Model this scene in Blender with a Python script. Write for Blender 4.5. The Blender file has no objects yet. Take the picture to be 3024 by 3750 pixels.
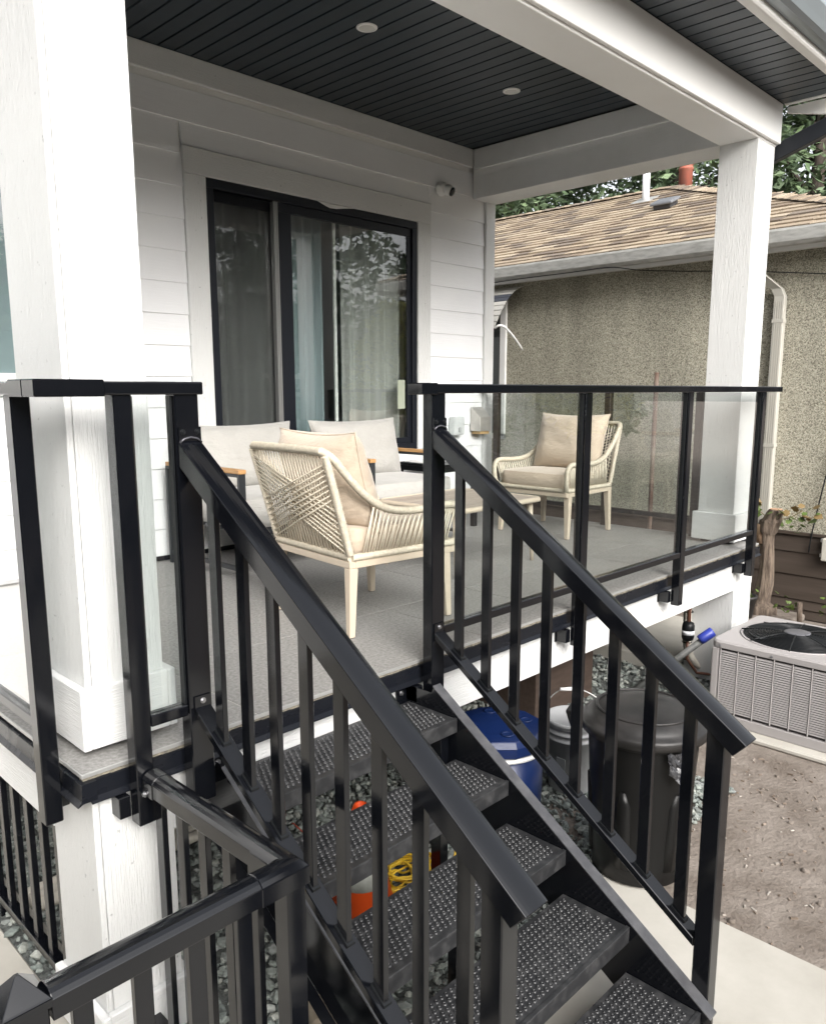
import bpy, bmesh, math, random
from math import sin, cos, pi, radians, sqrt
from mathutils import Vector, Matrix, noise as mnoise

# ------------------------------------------------------------------ camera, sky, sun, exposure
SC = bpy.context.scene
COL = SC.collection
CAM_LOC = Vector((-0.8242, -2.0832, 1.0410))
YAW, PITCH, ROLL, FPX, PPY = 0.774863, -0.169214, -0.001592, 2913.6, 55.96   # solved from the photograph (3024x3750)
cd = bpy.data.cameras.new("camera"); cam = bpy.data.objects.new("camera", cd); COL.objects.link(cam)
_f = Vector((cos(YAW)*cos(PITCH), sin(YAW)*cos(PITCH), sin(PITCH)))
_r = Vector((sin(YAW), -cos(YAW), 0)); _u = _r.cross(_f)
_r2 = _r*cos(ROLL) + _u*sin(ROLL); _u2 = -_r*sin(ROLL) + _u*cos(ROLL)
cam.matrix_world = Matrix(((_r2.x, _u2.x, -_f.x, CAM_LOC.x), (_r2.y, _u2.y, -_f.y, CAM_LOC.y), (_r2.z, _u2.z, -_f.z, CAM_LOC.z), (0, 0, 0, 1)))
cd.sensor_fit = 'VERTICAL'; cd.sensor_height = 24.0; cd.sensor_width = 24.0
cd.lens = FPX/3750*24.0; cd.shift_y = PPY/3750
cd.clip_start = 0.05; cd.clip_end = 600
SC.camera = cam

SUN_EL, SUN_AZ = radians(32), radians(248)      # overcast: a wide soft sun from behind the camera's right shoulder
world = bpy.data.worlds.new("World"); SC.world = world; world.use_nodes = True
wn = world.node_tree.nodes; wl = world.node_tree.links; wn.clear()
sky = wn.new('ShaderNodeTexSky'); sky.sky_type = 'NISHITA'; sky.sun_disc = False
sky.sun_elevation = SUN_EL; sky.sun_rotation = pi/2 - SUN_AZ; sky.dust_density = 6.0; sky.air_density = 1.0; sky.ozone_density = 1.0
hs = wn.new('ShaderNodeHueSaturation'); hs.inputs['Saturation'].default_value = 0.22   # cloud cover greys the sky
bg = wn.new('ShaderNodeBackground'); bg.inputs['Strength'].default_value = 0.15
wo = wn.new('ShaderNodeOutputWorld')
wl.new(sky.outputs[0], hs.inputs['Color']); wl.new(hs.outputs[0], bg.inputs['Color']); wl.new(bg.outputs[0], wo.inputs[0])
sd = bpy.data.lights.new("sun", 'SUN'); sd.energy = .5; sd.angle = radians(60); sd.color = (1, 0.97, 0.93)
sun = bpy.data.objects.new("sun", sd); COL.objects.link(sun)
sun.rotation_euler = Vector((cos(SUN_AZ)*cos(SUN_EL), sin(SUN_AZ)*cos(SUN_EL), sin(SUN_EL))).to_track_quat('Z', 'Y').to_euler()
sun.location = (-6, -8, 9)
SC.view_settings.view_transform = 'Standard'; SC.view_settings.look = 'None'
SC.view_settings.exposure = 1.56; SC.view_settings.gamma = 1.0; SC.view_settings.use_curve_mapping = False
SC.render.engine = 'CYCLES'
SC.cycles.use_denoising = True
SC.cycles.max_bounces = 10; SC.cycles.diffuse_bounces = 7; SC.cycles.glossy_bounces = 4
SC.cycles.transmission_bounces = 6; SC.cycles.transparent_max_bounces = 24
SC.cycles.caustics_reflective = False; SC.cycles.caustics_refractive = False
SC.cycles.sample_clamp_indirect = 6.0

random.seed(7)
rnd = random.Random(11)
GZ = -0.95            # concrete slab level (deck tiles are at 0)
DW = 2.449            # face of the house wall

# ------------------------------------------------------------------ mesh helpers
class MB:
    def __init__(s): s.v = []; s.f = []; s.sm = []
    def add(s, vs, fs, sm=False):
        o = len(s.v); s.v += [tuple(p) for p in vs]
        for f in fs: s.f.append(tuple(i+o for i in f)); s.sm.append(sm)
        return s
    def box(s, x0, x1, y0, y1, z0, z1):
        return s.add([(x0,y0,z0),(x1,y0,z0),(x1,y1,z0),(x0,y1,z0),(x0,y0,z1),(x1,y0,z1),(x1,y1,z1),(x0,y1,z1)],
                     [(0,3,2,1),(4,5,6,7),(0,1,5,4),(1,2,6,5),(2,3,7,6),(3,0,4,7)])
    def obox(s, c, sz, m):
        h = [d/2 for d in sz]; vs = []
        for z in (-1, 1):
            for x, y in ((-1,-1),(1,-1),(1,1),(-1,1)): vs.append(Vector(c) + m @ Vector((x*h[0], y*h[1], z*h[2])))
        return s.add(vs, [(0,3,2,1),(4,5,6,7),(0,1,5,4),(1,2,6,5),(2,3,7,6),(3,0,4,7)])
    def loft(s, rings, caps=True, sm=False, closed=False):
        n = len(rings[0]); vs = [p for r in rings for p in r]; fs = []
        m = len(rings)
        for i in range(m if closed else m-1):
            a = i*n; b = ((i+1) % m)*n
            for j in range(n): fs.append((a+j, a+(j+1) % n, b+(j+1) % n, b+j))
        s.add(vs, fs, sm)
        if caps and not closed:
            o = len(s.v) - len(vs)
            s.f.append(tuple(o+j for j in reversed(range(n)))); s.sm.append(False)
            s.f.append(tuple(o+(m-1)*n+j for j in range(n))); s.sm.append(False)
        return s
    def tube(s, pts, rad, sides=8, caps=True, sm=True, closed=False):
        pts = [Vector(p) for p in pts]; n = len(pts)
        rad = rad if isinstance(rad, (list, tuple)) else [rad]*n
        rings = []; up = None
        for i, p in enumerate(pts):
            if closed: t = (pts[(i+1) % n] - pts[i-1]).normalized()
            else: t = (pts[min(i+1, n-1)] - pts[max(i-1, 0)]).normalized()
            if up is None:
                a = Vector((0,0,1)) if abs(t.z) < .9 else Vector((1,0,0)); up = (a - t*a.dot(t)).normalized()
            else:
                up = (up - t*up.dot(t)).normalized()
            b = t.cross(up)
            rings.append([p + (up*cos(2*pi*k/sides) + b*sin(2*pi*k/sides))*rad[i] for k in range(sides)])
        return s.loft(rings, caps, sm, closed)
    def lathe(s, prof, c=(0,0,0), seg=24, sm=True):
        rings = [[(c[0]+r*cos(2*pi*k/seg), c[1]+r*sin(2*pi*k/seg), c[2]+z) for k in range(seg)] for r, z in prof]
        return s.loft(rings, True, sm)
    def prism(s, poly, a, b, fn):
        """poly: list of (u,w); fn(t,u,w)->3D at t=a and t=b"""
        return s.loft([[fn(a, *q) for q in poly], [fn(b, *q) for q in poly]], True)
    def mesh(s, name):
        me = bpy.data.meshes.new(name); me.from_pydata(s.v, [], s.f)
        me.polygons.foreach_set('use_smooth', s.sm); me.update()
        bm = bmesh.new(); bm.from_mesh(me); bmesh.ops.recalc_face_normals(bm, faces=bm.faces); bm.to_mesh(me); bm.free()
        return me
    def build(s, name, mat, parent=None, bevel=0, seg=1, **props):
        return obj(name, s.mesh(name), mat, parent, bevel, seg, **props)

def obj(name, me, mat, parent=None, bevel=0, seg=1, loc=None, **props):
    o = bpy.data.objects.new(name, me); COL.objects.link(o)
    if mat is not None:
        if not me.materials: me.materials.append(mat)
    if parent is not None:
        o.parent = parent
        o.location = -worldoff(parent)
    if loc is not None: o.location = o.location + Vector(loc)
    if bevel:
        m = o.modifiers.new('bevel', 'BEVEL'); m.width = bevel; m.segments = seg; m.limit_method = 'ANGLE'; m.angle_limit = radians(40)
    for k, v in props.items(): o[k] = v
    return o
LOCAL = set()
def worldoff(p):
    """parts are modelled in world coordinates; a thing marked local holds parts in its own coordinates"""
    if p.name in LOCAL: return Vector((0,0,0))
    q = p; off = Vector((0,0,0))
    while q is not None:
        if q.name in LOCAL: return off*0
        off += q.location; q = q.parent
    return off
def thing(name, label, cat, loc=(0,0,0), group=None, rz=0, local=False):
    o = bpy.data.objects.new(name, None); COL.objects.link(o); o.empty_display_size = .1
    o.location = loc; o.rotation_euler = (0,0,rz); o['label'] = label; o['category'] = cat
    if group: o['group'] = group
    if local: LOCAL.add(o.name)
    return o
def tag(o, label, cat, group=None):
    o['label'] = label; o['category'] = cat
    if group: o['group'] = group
    return o
def copy_tree(o, parent=None):
    c = o.copy(); COL.objects.link(c); c.parent = parent
    for ch in list(o.children): copy_tree(ch, c)
    return c
def box(name, b, mat, parent=None, bevel=0, seg=1, **p):
    return MB().box(*b).build(name, mat, parent, bevel, seg, **p)
def smooth_path(pts, n=6, closed=False):
    """Catmull-Rom through pts"""
    P = [Vector(p) for p in pts]; out = []; m = len(P)
    rng = range(m) if closed else range(m-1)
    for i in rng:
        p0 = P[i-1] if (i > 0 or closed) else P[0]; p1 = P[i]; p2 = P[(i+1) % m]
        p3 = P[(i+2) % m] if (closed or i+2 < m) else P[-1]
        for k in range(n):
            t = k/n
            out.append(.5*((2*p1) + (-p0+p2)*t + (2*p0-5*p1+4*p2-p3)*t*t + (-p0+3*p1-3*p2+p3)*t**3))
    if not closed: out.append(P[-1])
    return out

# ------------------------------------------------------------------ materials
def nt(name):
    m = bpy.data.materials.new(name); m.use_nodes = True
    n = m.node_tree.nodes; return m, n, m.node_tree.links, n['Principled BSDF']
def rgba(c): return (c[0], c[1], c[2], 1)
def pm(name, col, rough=.5, metal=0.0, spec=.5, col2=None, nscale=8, nstretch=(1,1,1), ndetail=4, lo=.35, hi=.65,
       bump=0, bscale=60, bstretch=(1,1,1), bdist=.002, rand=0.0, coat=0, rvar=0, sheen=0, specks=0):
    m, n, l, b = nt(name)
    b.inputs['Base Color'].default_value = rgba(col); b.inputs['Roughness'].default_value = rough
    b.inputs['Metallic'].default_value = metal; b.inputs['Specular IOR Level'].default_value = spec
    if coat: b.inputs['Coat Weight'].default_value = coat; b.inputs['Coat Roughness'].default_value = .15
    if sheen: b.inputs['Sheen Weight'].default_value = sheen
    tc = n.new('ShaderNodeTexCoord'); src = None
    if col2 is not None or rvar:
        mp = n.new('ShaderNodeMapping'); mp.inputs['Scale'].default_value = nstretch; l.new(tc.outputs['Object'], mp.inputs[0])
        nz = n.new('ShaderNodeTexNoise'); nz.inputs['Scale'].default_value = nscale; nz.inputs['Detail'].default_value = ndetail
        nz.inputs['Roughness'].default_value = .6
        l.new(mp.outputs[0], nz.inputs[0])
        if col2 is not None:
            rp = n.new('ShaderNodeValToRGB'); rp.color_ramp.elements[0].position = lo; rp.color_ramp.elements[1].position = hi
            rp.color_ramp.elements[0].color = rgba(col); rp.color_ramp.elements[1].color = rgba(col2)
            l.new(nz.outputs[0], rp.inputs[0]); src = rp.outputs[0]
        if rvar:
            mr = n.new('ShaderNodeMapRange'); mr.inputs['To Min'].default_value = rough-rvar; mr.inputs['To Max'].default_value = rough+rvar
            mr.inputs['From Min'].default_value = .3; mr.inputs['From Max'].default_value = .7
            l.new(nz.outputs[0], mr.inputs[0]); l.new(mr.outputs[0], b.inputs['Roughness'])
    if rand:
        oi = n.new('ShaderNodeObjectInfo'); mr = n.new('ShaderNodeMapRange')
        mr.inputs['To Min'].default_value = 1-rand; mr.inputs['To Max'].default_value = 1+rand*.6
        l.new(oi.outputs['Random'], mr.inputs[0])
        mx = n.new('ShaderNodeMix'); mx.data_type = 'RGBA'; mx.blend_type = 'MULTIPLY'; mx.inputs[0].default_value = 1
        if src is not None: l.new(src, mx.inputs[6])
        else: mx.inputs[6].default_value = rgba(col)
        l.new(mr.outputs[0], mx.inputs[7]); src = mx.outputs[2]
    if specks:
        sp = n.new('ShaderNodeTexNoise'); sp.inputs['Scale'].default_value = specks; sp.inputs['Detail'].default_value = 3; l.new(tc.outputs['Object'], sp.inputs[0])
        sr = n.new('ShaderNodeMapRange'); sr.inputs['From Min'].default_value = .70; sr.inputs['From Max'].default_value = .76; sr.inputs['To Min'].default_value = 1; sr.inputs['To Max'].default_value = .62; l.new(sp.outputs[0], sr.inputs[0])
        sx = n.new('ShaderNodeMix'); sx.data_type = 'RGBA'; sx.blend_type = 'MULTIPLY'; sx.inputs[0].default_value = 1
        if src is not None: l.new(src, sx.inputs[6])
        else: sx.inputs[6].default_value = rgba(col)
        l.new(sr.outputs[0], sx.inputs[7]); src = sx.outputs[2]
    if src is not None: l.new(src, b.inputs['Base Color'])
    if bump:
        mp = n.new('ShaderNodeMapping'); mp.inputs['Scale'].default_value = bstretch; l.new(tc.outputs['Object'], mp.inputs[0])
        nz = n.new('ShaderNodeTexNoise'); nz.inputs['Scale'].default_value = bscale; nz.inputs['Detail'].default_value = 5
        nz.inputs['Roughness'].default_value = .62
        l.new(mp.outputs[0], nz.inputs[0])
        bp = n.new('ShaderNodeBump'); bp.inputs['Strength'].default_value = bump; bp.inputs['Distance'].default_value = bdist
        l.new(nz.outputs[0], bp.inputs['Height']); l.new(bp.outputs[0], b.inputs['Normal'])
    return m

WHITE = (.67, .675, .665)
M = {}
M['white_v'] = pm('white_paint_vertical_grain', WHITE, .45, col2=(.65,.655,.645), nscale=3, bump=.9, bscale=30, bstretch=(7,7,.45), bdist=.006, specks=38)
M['white_h'] = pm('white_paint_board_grain', WHITE, .45, col2=(.65,.655,.65), nscale=2, bump=.85, bscale=30, bstretch=(.4,7,7), bdist=.0055, specks=38)
M['white_hy'] = pm('white_paint_board_grain_y', WHITE, .45, col2=(.745,.75,.75), nscale=2, bump=.8, bscale=30, bstretch=(7,.4,7), bdist=.005)
M['white'] = pm('white_paint_smooth', (.82,.815,.80), .42, col2=(.79,.785,.765), nscale=2.5, bump=.12, bscale=60, bdist=.001)
M['siding'] = pm('white_siding_paint', (.82,.825,.83), .48, col2=(.79,.795,.805), nscale=2, bump=.45, bscale=34, bstretch=(.16,3,3), bdist=.003, rand=.03)
M['black'] = pm('black_powder_coat', (.0035,.004,.0055), .12, spec=.5, rvar=.05, nscale=5, bump=.06, bscale=350, bdist=.0006)
M['black_matt'] = pm('black_matt_metal', (.007,.008,.009), .4, spec=.3, rvar=.1, nscale=6)
M['flash'] = pm('black_metal_flashing', (.007,.008,.011), .28, spec=.25, rvar=.1, nscale=9, nstretch=(.4,1,1), bump=.2, bscale=9, bdist=.004)
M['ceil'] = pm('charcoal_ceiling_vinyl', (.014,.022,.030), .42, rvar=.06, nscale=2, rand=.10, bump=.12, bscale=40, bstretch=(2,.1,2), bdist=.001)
M['groove'] = pm('dark_groove', (.008,.009,.011), .7)
M['frame'] = pm('dark_navy_vinyl_frame', (.006,.0075,.012), .38, spec=.35)
M['dust_sheen'] = pm('dusty_sky_sheen_steel', (.05,.05,.055), .33, spec=.6, col2=(.09,.09,.095), nscale=18, lo=.4, hi=.7)  # dust, with the flange's sky reflection painted into the paler base
M['tile'] = pm('grey_porcelain_tile', (.17,.165,.158), .5, col2=(.33,.325,.312), nscale=75, ndetail=6, lo=.33, hi=.68, rand=.07, bump=.25, bscale=160, bdist=.0012, rvar=0)
M['grout'] = pm('light_grout', (.50,.49,.46), .8)
M['alu'] = pm('aluminium_edge', (.46,.46,.45), .42, metal=.6)
M['steel'] = pm('steel_bolt', (.35,.35,.36), .35, metal=.9)
M['mortar'] = pm('rough_mortar', (.26,.235,.18), .9, col2=(.12,.11,.09), nscale=40, bump=.8, bscale=60, bdist=.01)
M['concrete'] = pm('pale_concrete', (.46,.44,.395), .85, col2=(.33,.31,.27), nscale=2.5, ndetail=10, lo=.38, hi=.78, bump=.3, bscale=90, bdist=.002)
M['soil'] = pm('brown_soil', (.13,.105,.085), .95, col2=(.25,.217,.187), nscale=5, ndetail=10, lo=.32, hi=.70, bump=.8, bscale=40, bdist=.015)
M['gravelbed'] = pm('gravel_bed', (.055,.06,.058), .95, col2=(.14,.15,.14), nscale=60, bump=1, bscale=70, bdist=.02)

def glass(name, tint, refl=1.0, rough=.0, gain=1.8):
    m, n, l, b = nt(name); n.remove(b)
    out = n['Material Output']
    tr = n.new('ShaderNodeBsdfTransparent'); tr.inputs[0].default_value = rgba(tint)
    gl = n.new('ShaderNodeBsdfGlossy'); gl.inputs['Roughness'].default_value = rough; gl.inputs[0].default_value = (refl,refl,refl,1)
    fr = n.new('ShaderNodeFresnel'); fr.inputs['IOR'].default_value = 1.5
    ge = n.new('ShaderNodeNewGeometry'); iv = n.new('ShaderNodeMath'); iv.operation = 'SUBTRACT'; iv.inputs[0].default_value = 1
    l.new(ge.outputs['Backfacing'], iv.inputs[1])
    mu = n.new('ShaderNodeMath'); mu.operation = 'MULTIPLY'; l.new(fr.outputs[0], mu.inputs[0]); l.new(iv.outputs[0], mu.inputs[1])
    m2 = n.new('ShaderNodeMath'); m2.operation = 'MULTIPLY'; m2.inputs[1].default_value = gain; m2.use_clamp = True; l.new(mu.outputs[0], m2.inputs[0])
    mx = n.new('ShaderNodeMixShader'); l.new(m2.outputs[0], mx.inputs[0]); l.new(tr.outputs[0], mx.inputs[1]); l.new(gl.outputs[0], mx.inputs[2])
    l.new(mx.outputs[0], out.inputs[0]); return m
M['glass'] = glass('guard_glass', (.925,.945,.94), gain=2.4)
M['pane'] = glass('window_glass', (.92,.945,.935), gain=3.0)
# ================================================================== SETTING: ground
g = MB(); g.add([(-150,-150,GZ-.02),(150,-150,GZ-.02),(150,150,GZ-.02),(-150,150,GZ-.02)], [(0,1,2,3)])
ground = g.build('ground', M['soil']); ground['kind'] = 'structure'; ground['label'] = 'bare brown soil with wood chips around the porch'
# concrete path the stair lands on, and the lower walk along the left side of the deck
o = MB().box(-4, 1.95, -9, -.51, GZ-.10, GZ).build('concrete_path', M['concrete'], None, .006, 1, kind='structure', label='pale concrete path at the foot of the stair')
o = MB().box(-4, .02, -.506, 8, GZ-.10, GZ).build('concrete_walk', M['concrete'], None, .006, 1, kind='structure', label='pale concrete walk along the left side of the deck')
o = MB().box(.022, 2.05, -.506, 2.4, GZ-.09, GZ-.012).build('gravel_ground', M['gravelbed'], None, 0, 1, kind='structure', label='dark gravel ground beneath the deck and stair')
o = MB().box(2.054, 4.9, -.02, 2.4, GZ-.09, GZ-.012).build('gravel_ground', M['gravelbed'], None, 0, 1, kind='structure', label='gravel ground beneath the far end of the deck')

# crushed stone: real stones, one mass
def stones(n, region, smin, smax, seed, avoid=()):
    r = random.Random(seed); mb = MB()
    ico = [(0,0,-1),(.72,-.53,-.45),(-.28,-.85,-.45),(-.89,0,-.45),(-.28,.85,-.45),(.72,.53,-.45),(.28,-.85,.45),(-.72,-.53,.45),(-.72,.53,.45),(.28,.85,.45),(.89,0,.45),(0,0,1)]
    fi = [(0,1,2),(1,0,5),(0,2,3),(0,3,4),(0,4,5),(1,5,10),(2,1,6),(3,2,7),(4,3,8),(5,4,9),(1,10,6),(2,6,7),(3,7,8),(4,8,9),(5,9,10),(6,10,11),(7,6,11),(8,7,11),(9,8,11),(10,9,11)]
    k = 0
    while k < n:
        x = r.uniform(region[0], region[1]); y = r.uniform(region[2], region[3])
        if any(a <= x <= b and c <= y <= d for a, b, c, d in avoid): k += 1; continue
        k += 1
        s = r.uniform(smin, smax); m = Matrix.Rotation(r.uniform(0,6.28), 3, 'Z') @ Matrix.Rotation(r.uniform(0,6.28), 3, 'X') @ Matrix.Diagonal((s*r.uniform(.7,1.4), s*r.uniform(.5,1), s*r.uniform(.4,.75)))
        z = GZ - .012 + s*r.uniform(.1,.75)
        mb.add([Vector((x,y,z)) + m @ (Vector(p)*r.uniform(.72,1.2)) for p in ico], fi)
    return mb
def stone_mat(name, cols):
    m, n, l, b = nt(name); ge = n.new('ShaderNodeNewGeometry'); rp = n.new('ShaderNodeValToRGB'); rp.color_ramp.interpolation = 'LINEAR'
    e = rp.color_ramp.elements; e[0].color = rgba(cols[0]); e[1].color = rgba(cols[-1])
    for i, c in enumerate(cols[1:-1]): q = e.new((i+1)/(len(cols)-1)); q.color = rgba(c)
    l.new(ge.outputs['Random Per Island'], rp.inputs[0])
    nz = n.new('ShaderNodeTexNoise'); nz.inputs['Scale'].default_value = 90; tc = n.new('ShaderNodeTexCoord'); l.new(tc.outputs['Object'], nz.inputs[0])
    mx = n.new('ShaderNodeMix'); mx.data_type = 'RGBA'; mx.blend_type = 'OVERLAY'; mx.inputs[0].default_value = .5
    l.new(rp.outputs[0], mx.inputs[6]); l.new(nz.outputs[0], mx.inputs[7]); l.new(mx.outputs[2], b.inputs['Base Color']); b.inputs['Roughness'].default_value = .8
    bp = n.new('ShaderNodeBump'); bp.inputs['Strength'].default_value = .5; bp.inputs['Distance'].default_value = .004; l.new(nz.outputs[0], bp.inputs['Height']); l.new(bp.outputs[0], b.inputs['Normal'])
    return m
M['stone'] = stone_mat('crushed_stone', [(.10,.115,.108),(.17,.195,.18),(.25,.275,.25),(.14,.155,.15),(.33,.345,.31),(.20,.215,.21)])
av = [(2.0,2.9,-.75,.3)]
mb = stones(11000, (.03,2.9,-.50,1.7), .007, .026, 3)
mb2 = stones(2200, (2.9,4.7,-.05,1.9), .013, .026, 4)
mb.add(mb2.v, mb2.f)
mb2 = stones(700, (2.1,3.0,-.62,-.3), .012, .024, 5); mb.add(mb2.v, mb2.f)
tag(mb.build('gravel', M['stone'], None, kind='stuff'), 'grey-green crushed gravel spread under deck and stair', 'gravel')
# wood chips and grit scattered on the soil
r = random.Random(8); mb = MB()
for _ in range(2600):
    x = r.uniform(1.97, 6.2); y = r.uniform(-4.2, -.15)
    if 3.5 < x < 4.6 and y > -1: continue
    if r.random() < .0: x = 1.96-abs(r.gauss(0,.12)); y = r.uniform(-3,-.6)
    s = r.uniform(.003,.010); mb.obox((x,y,GZ-.017 if x > 1.955 else GZ+.002), (s*r.uniform(1,3.2), s*r.uniform(.5,1), .006*r.uniform(.6,1.6)), Matrix.Rotation(r.uniform(0,6.3),3,'Z') @ Matrix.Rotation(r.uniform(-.5,.5),3,'X'))
tag(mb.build('wood_chip_litter', stone_mat('wood_chips', [(.09,.065,.048),(.17,.13,.10),(.26,.21,.17),(.12,.09,.065),(.40,.37,.33),(.16,.125,.10)]), None, kind='stuff'), 'small wood chips and grit strewn over the brown soil', 'wood chips')

r = random.Random(18); mb = MB()
for _ in range(700):      # clods of earth
    x = r.uniform(1.97, 6.1); y = r.uniform(-4.0, -.15); s = r.uniform(.004,.018)*r.random()+.003
    if 3.5 < x < 4.7 and y > -1.2: continue
    n_ = 6; rings = []
    for q, h in ((1.1,-.004),(.95,.4*s),(.45,.75*s)): rings.append([(x+q*s*r.uniform(.7,1.2)*cos(2*pi*k/n_), y+q*s*r.uniform(.7,1.2)*sin(2*pi*k/n_), GZ-.02+h) for k in range(n_)])
    mb.loft(rings, True, True)
tag(mb.build('soil_clods', M['soil'], None, kind='stuff'), 'small clods of brown earth beside the concrete path', 'soil')

# ================================================================== HOUSE with siding and wide slider window
house = thing('house', 'white house wall of horizontal lap siding behind the porch', 'house', (2.4, 2.55, GZ))
OX0, OX1, OZ0, OZ1 = 1.985, 3.852, .58, 2.34          # opening
LX0, LX1, LZ0, LZ1 = -1.1, .84, 1.09, 2.34            # further window, left
w = MB()
y0, y1 = DW+.02, DW+.14
for a, b, c, d in ((-3,LX0,GZ,3.3),(LX0,LX1,GZ,LZ0),(LX0,LX1,LZ1,3.3),(LX1,OX0,GZ,3.3),(OX0,OX1,GZ,OZ0),(OX0,OX1,OZ1,3.3),(OX1,4.79,GZ,3.3)):
    w.box(a, b, y0, y1, c, d)
w.build('wall', M['white'], house)
box('side_wall', (4.67, 4.79, DW+.145, 9, GZ, 3.3), M['white'], house)
def board(x0, x1, z0, z1):
    t = .013
    return MB().add([(x0,DW-.002,z0),(x1,DW-.002,z0),(x1,DW+.018,z0),(x0,DW+.018,z0),(x0,DW+.008,z1),(x1,DW+.008,z1),(x1,DW+.018,z1),(x0,DW+.018,z1)],
                    [(0,3,2,1),(4,5,6,7),(0,1,5,4),(1,2,6,5),(2,3,7,6),(3,0,4,7)])
TRX0, TRX1, TRZ0, TRZ1 = 1.832, 4.0, .44, 2.496
for k in range(15):
    z0 = .0085 + .1875*k; z1 = z0 + .1875 + (.012 if k < 14 else .0)
    segs = [(-3, 4.678)]
    if k == 13: segs = [(-3, 1.815), (1.818, 4.678)]
    def cut(segs, a, b):
        out = []
        for s0, s1 in segs:
            if b <= s0 or a >= s1: out.append((s0, s1)); continue
            if s0 < a: out.append((s0, a))
            if s1 > b: out.append((b, s1))
        return out
    parts = [(z0, z1, segs)]
    res = []
    # split boards vertically at trim edges when a course is only partly cut
    for za, zb, sg in parts:
        cuts = []
        for (a, b, c, d) in ((TRX0,TRX1,TRZ0,TRZ1),(LX0-.1,LX1+.1,LZ0-.07,LZ1+.1)):
            if d <= za or c >= z0+.1875: continue
            if c > za + .002: sgm = sg; 
            cuts.append((a, b, c, d))
        full = sg
        for a, b, c, d in cuts: full = cut(full, a, b)
        for s0, s1 in full: res.append((s0, s1, za, zb))
        for a, b, c, d in cuts:
            if c > za + .01: res.append((a+.001, b-.001, za, c))
            if d < za + .1875 - .01: res.append((a+.001, b-.001, d, zb))
    for s0, s1, za, zb in res:
        if s1 - s0 > .02: board(s0+.0006, s1-.0006, za, zb).build('siding_board', M['siding'], house, .0015)
# trims round the main window
box('window_trim', (TRX0, TRX1, DW-.016, DW+.019, OZ1+.002, TRZ1), M['white_h'], house, .003)
box('window_trim', (TRX0, OX0-.002, DW-.014, DW+.019, OZ0-.002, OZ1), M['white_v'], house, .003)
box('window_trim', (OX1+.002, TRX1, DW-.014, DW+.019, OZ0-.002, OZ1), M['white_v'], house, .003)
box('window_trim', (TRX0, TRX1, DW-.016, DW+.019, TRZ0, OZ0-.004), M['white_h'], house, .003)
box('window_trim', (LX0-.1, LX1+.1, DW-.016, DW+.019, LZ1+.002, LZ1+.1), M['white_h'], house, .003)
box('window_trim', (LX1+.002, LX1+.1, DW-.014, DW+.019, LZ0, LZ1), M['white_v'], house, .003)
box('window_trim', (LX0-.1, LX0-.002, DW-.014, DW+.019, LZ0, LZ1), M['white_v'], house, .003)
box('window_trim', (LX0-.1, LX1+.1, DW-.016, DW+.019, LZ0-.07, LZ0-.002), M['white_h'], house, .003)
box('corner_trim', (4.68, 4.80, DW-.02, DW+.019, .01, 2.617), M['white_v'], house, .003)
box('corner_trim', (4.792, 4.815, DW+.022, DW+.13, .01, 2.617), M['white_v'], house, .003)
box('wall_base_flashing', (-.1, 4.7, DW-.008, DW+.004, .001, .03), M['flash'], house)
# main window: dark frame, fixed right light, sliding left light, screen channel
fr = MB(); fy0, fy1 = DW-.004, DW+.10
fr.box(OX0, OX1, fy0, fy1, OZ1-.055, OZ1); fr.box(OX0, OX1, fy0, fy1, OZ0, OZ0+.05)
fr.box(OX0, OX0+.055, fy0, fy1, OZ0+.05, OZ1-.055); fr.box(OX1-.05, OX1, fy0, fy1, OZ0+.05, OZ1-.055)
win = fr.build('window', M['frame'], house, .003)
def sash(x0, x1, z0, z1, ya, yb, wl, wr, wt, wb, name='sash'):
    s = MB(); s.box(x0, x1, ya, yb, z1-wt, z1); s.box(x0, x1, ya, yb, z0, z0+wb); s.box(x0, x0+wl, ya, yb, z0+wb, z1-wt); s.box(x1-wr, x1, ya, yb, z0+wb, z1-wt)
    return s.build(name, M['frame'], win, .003)
sash(2.54, OX1-.051, OZ0+.051, OZ1-.056, DW+.012, DW+.045, .105, .042, .06, .045)
sash(OX0+.056, 2.585, OZ0+.051, OZ1-.056, DW+.052, DW+.085, .03, .045, .06, .045)
box('pane', (2.640, OX1-.09, DW+.022, DW+.030, OZ0+.09, OZ1-.11), M['pane'], win)
box('pane', (OX0+.08, 2.545, DW+.062, DW+.070, OZ0+.09, OZ1-.11), M['pane'], win)
for x in (2.500, 2.512, 2.526): box('screen_channel', (x, x+.005, DW+.006, DW+.05, OZ0+.052, OZ1-.057), M['alu'], win)
m, n, l, b = nt('insect_screen'); n.remove(b); t1 = n.new('ShaderNodeBsdfTransparent'); t2 = n.new('ShaderNodeBsdfDiffuse'); t2.inputs[0].default_value = (.02,.02,.022,1)
mx = n.new('ShaderNodeMixShader'); mx.inputs[0].default_value = .2; l.new(t1.outputs[0], mx.inputs[1]); l.new(t2.outputs[0], mx.inputs[2]); l.new(mx.outputs[0], n['Material Output'].inputs[0])
box('insect_screen', (OX0+.056, 2.50, DW+.018, DW+.019, OZ0+.052, OZ1-.057), m, win)
box('sticker', (3.655, 3.735, DW+.0195, DW+.021, .905, 1.13), pm('pale_sticker', (.36,.39,.30), .6, col2=(.29,.32,.25), nscale=30, nstretch=(4,1,.4)), win)
# torn caulk flap on the head of the frame
mb = MB()
pts = [(2.86,2.339),(2.93,2.337),(3.02,2.336),(3.13,2.338),(3.20,2.339),(3.10,2.325),(3.03,2.312),(2.97,2.309),(2.93,2.318)]
mb.loft([[(x,DW-.012,z) for x, z in pts],[(x,DW-.006,z) for x, z in pts]]); mb.build('caulk_flap', M['white'], win)
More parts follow.
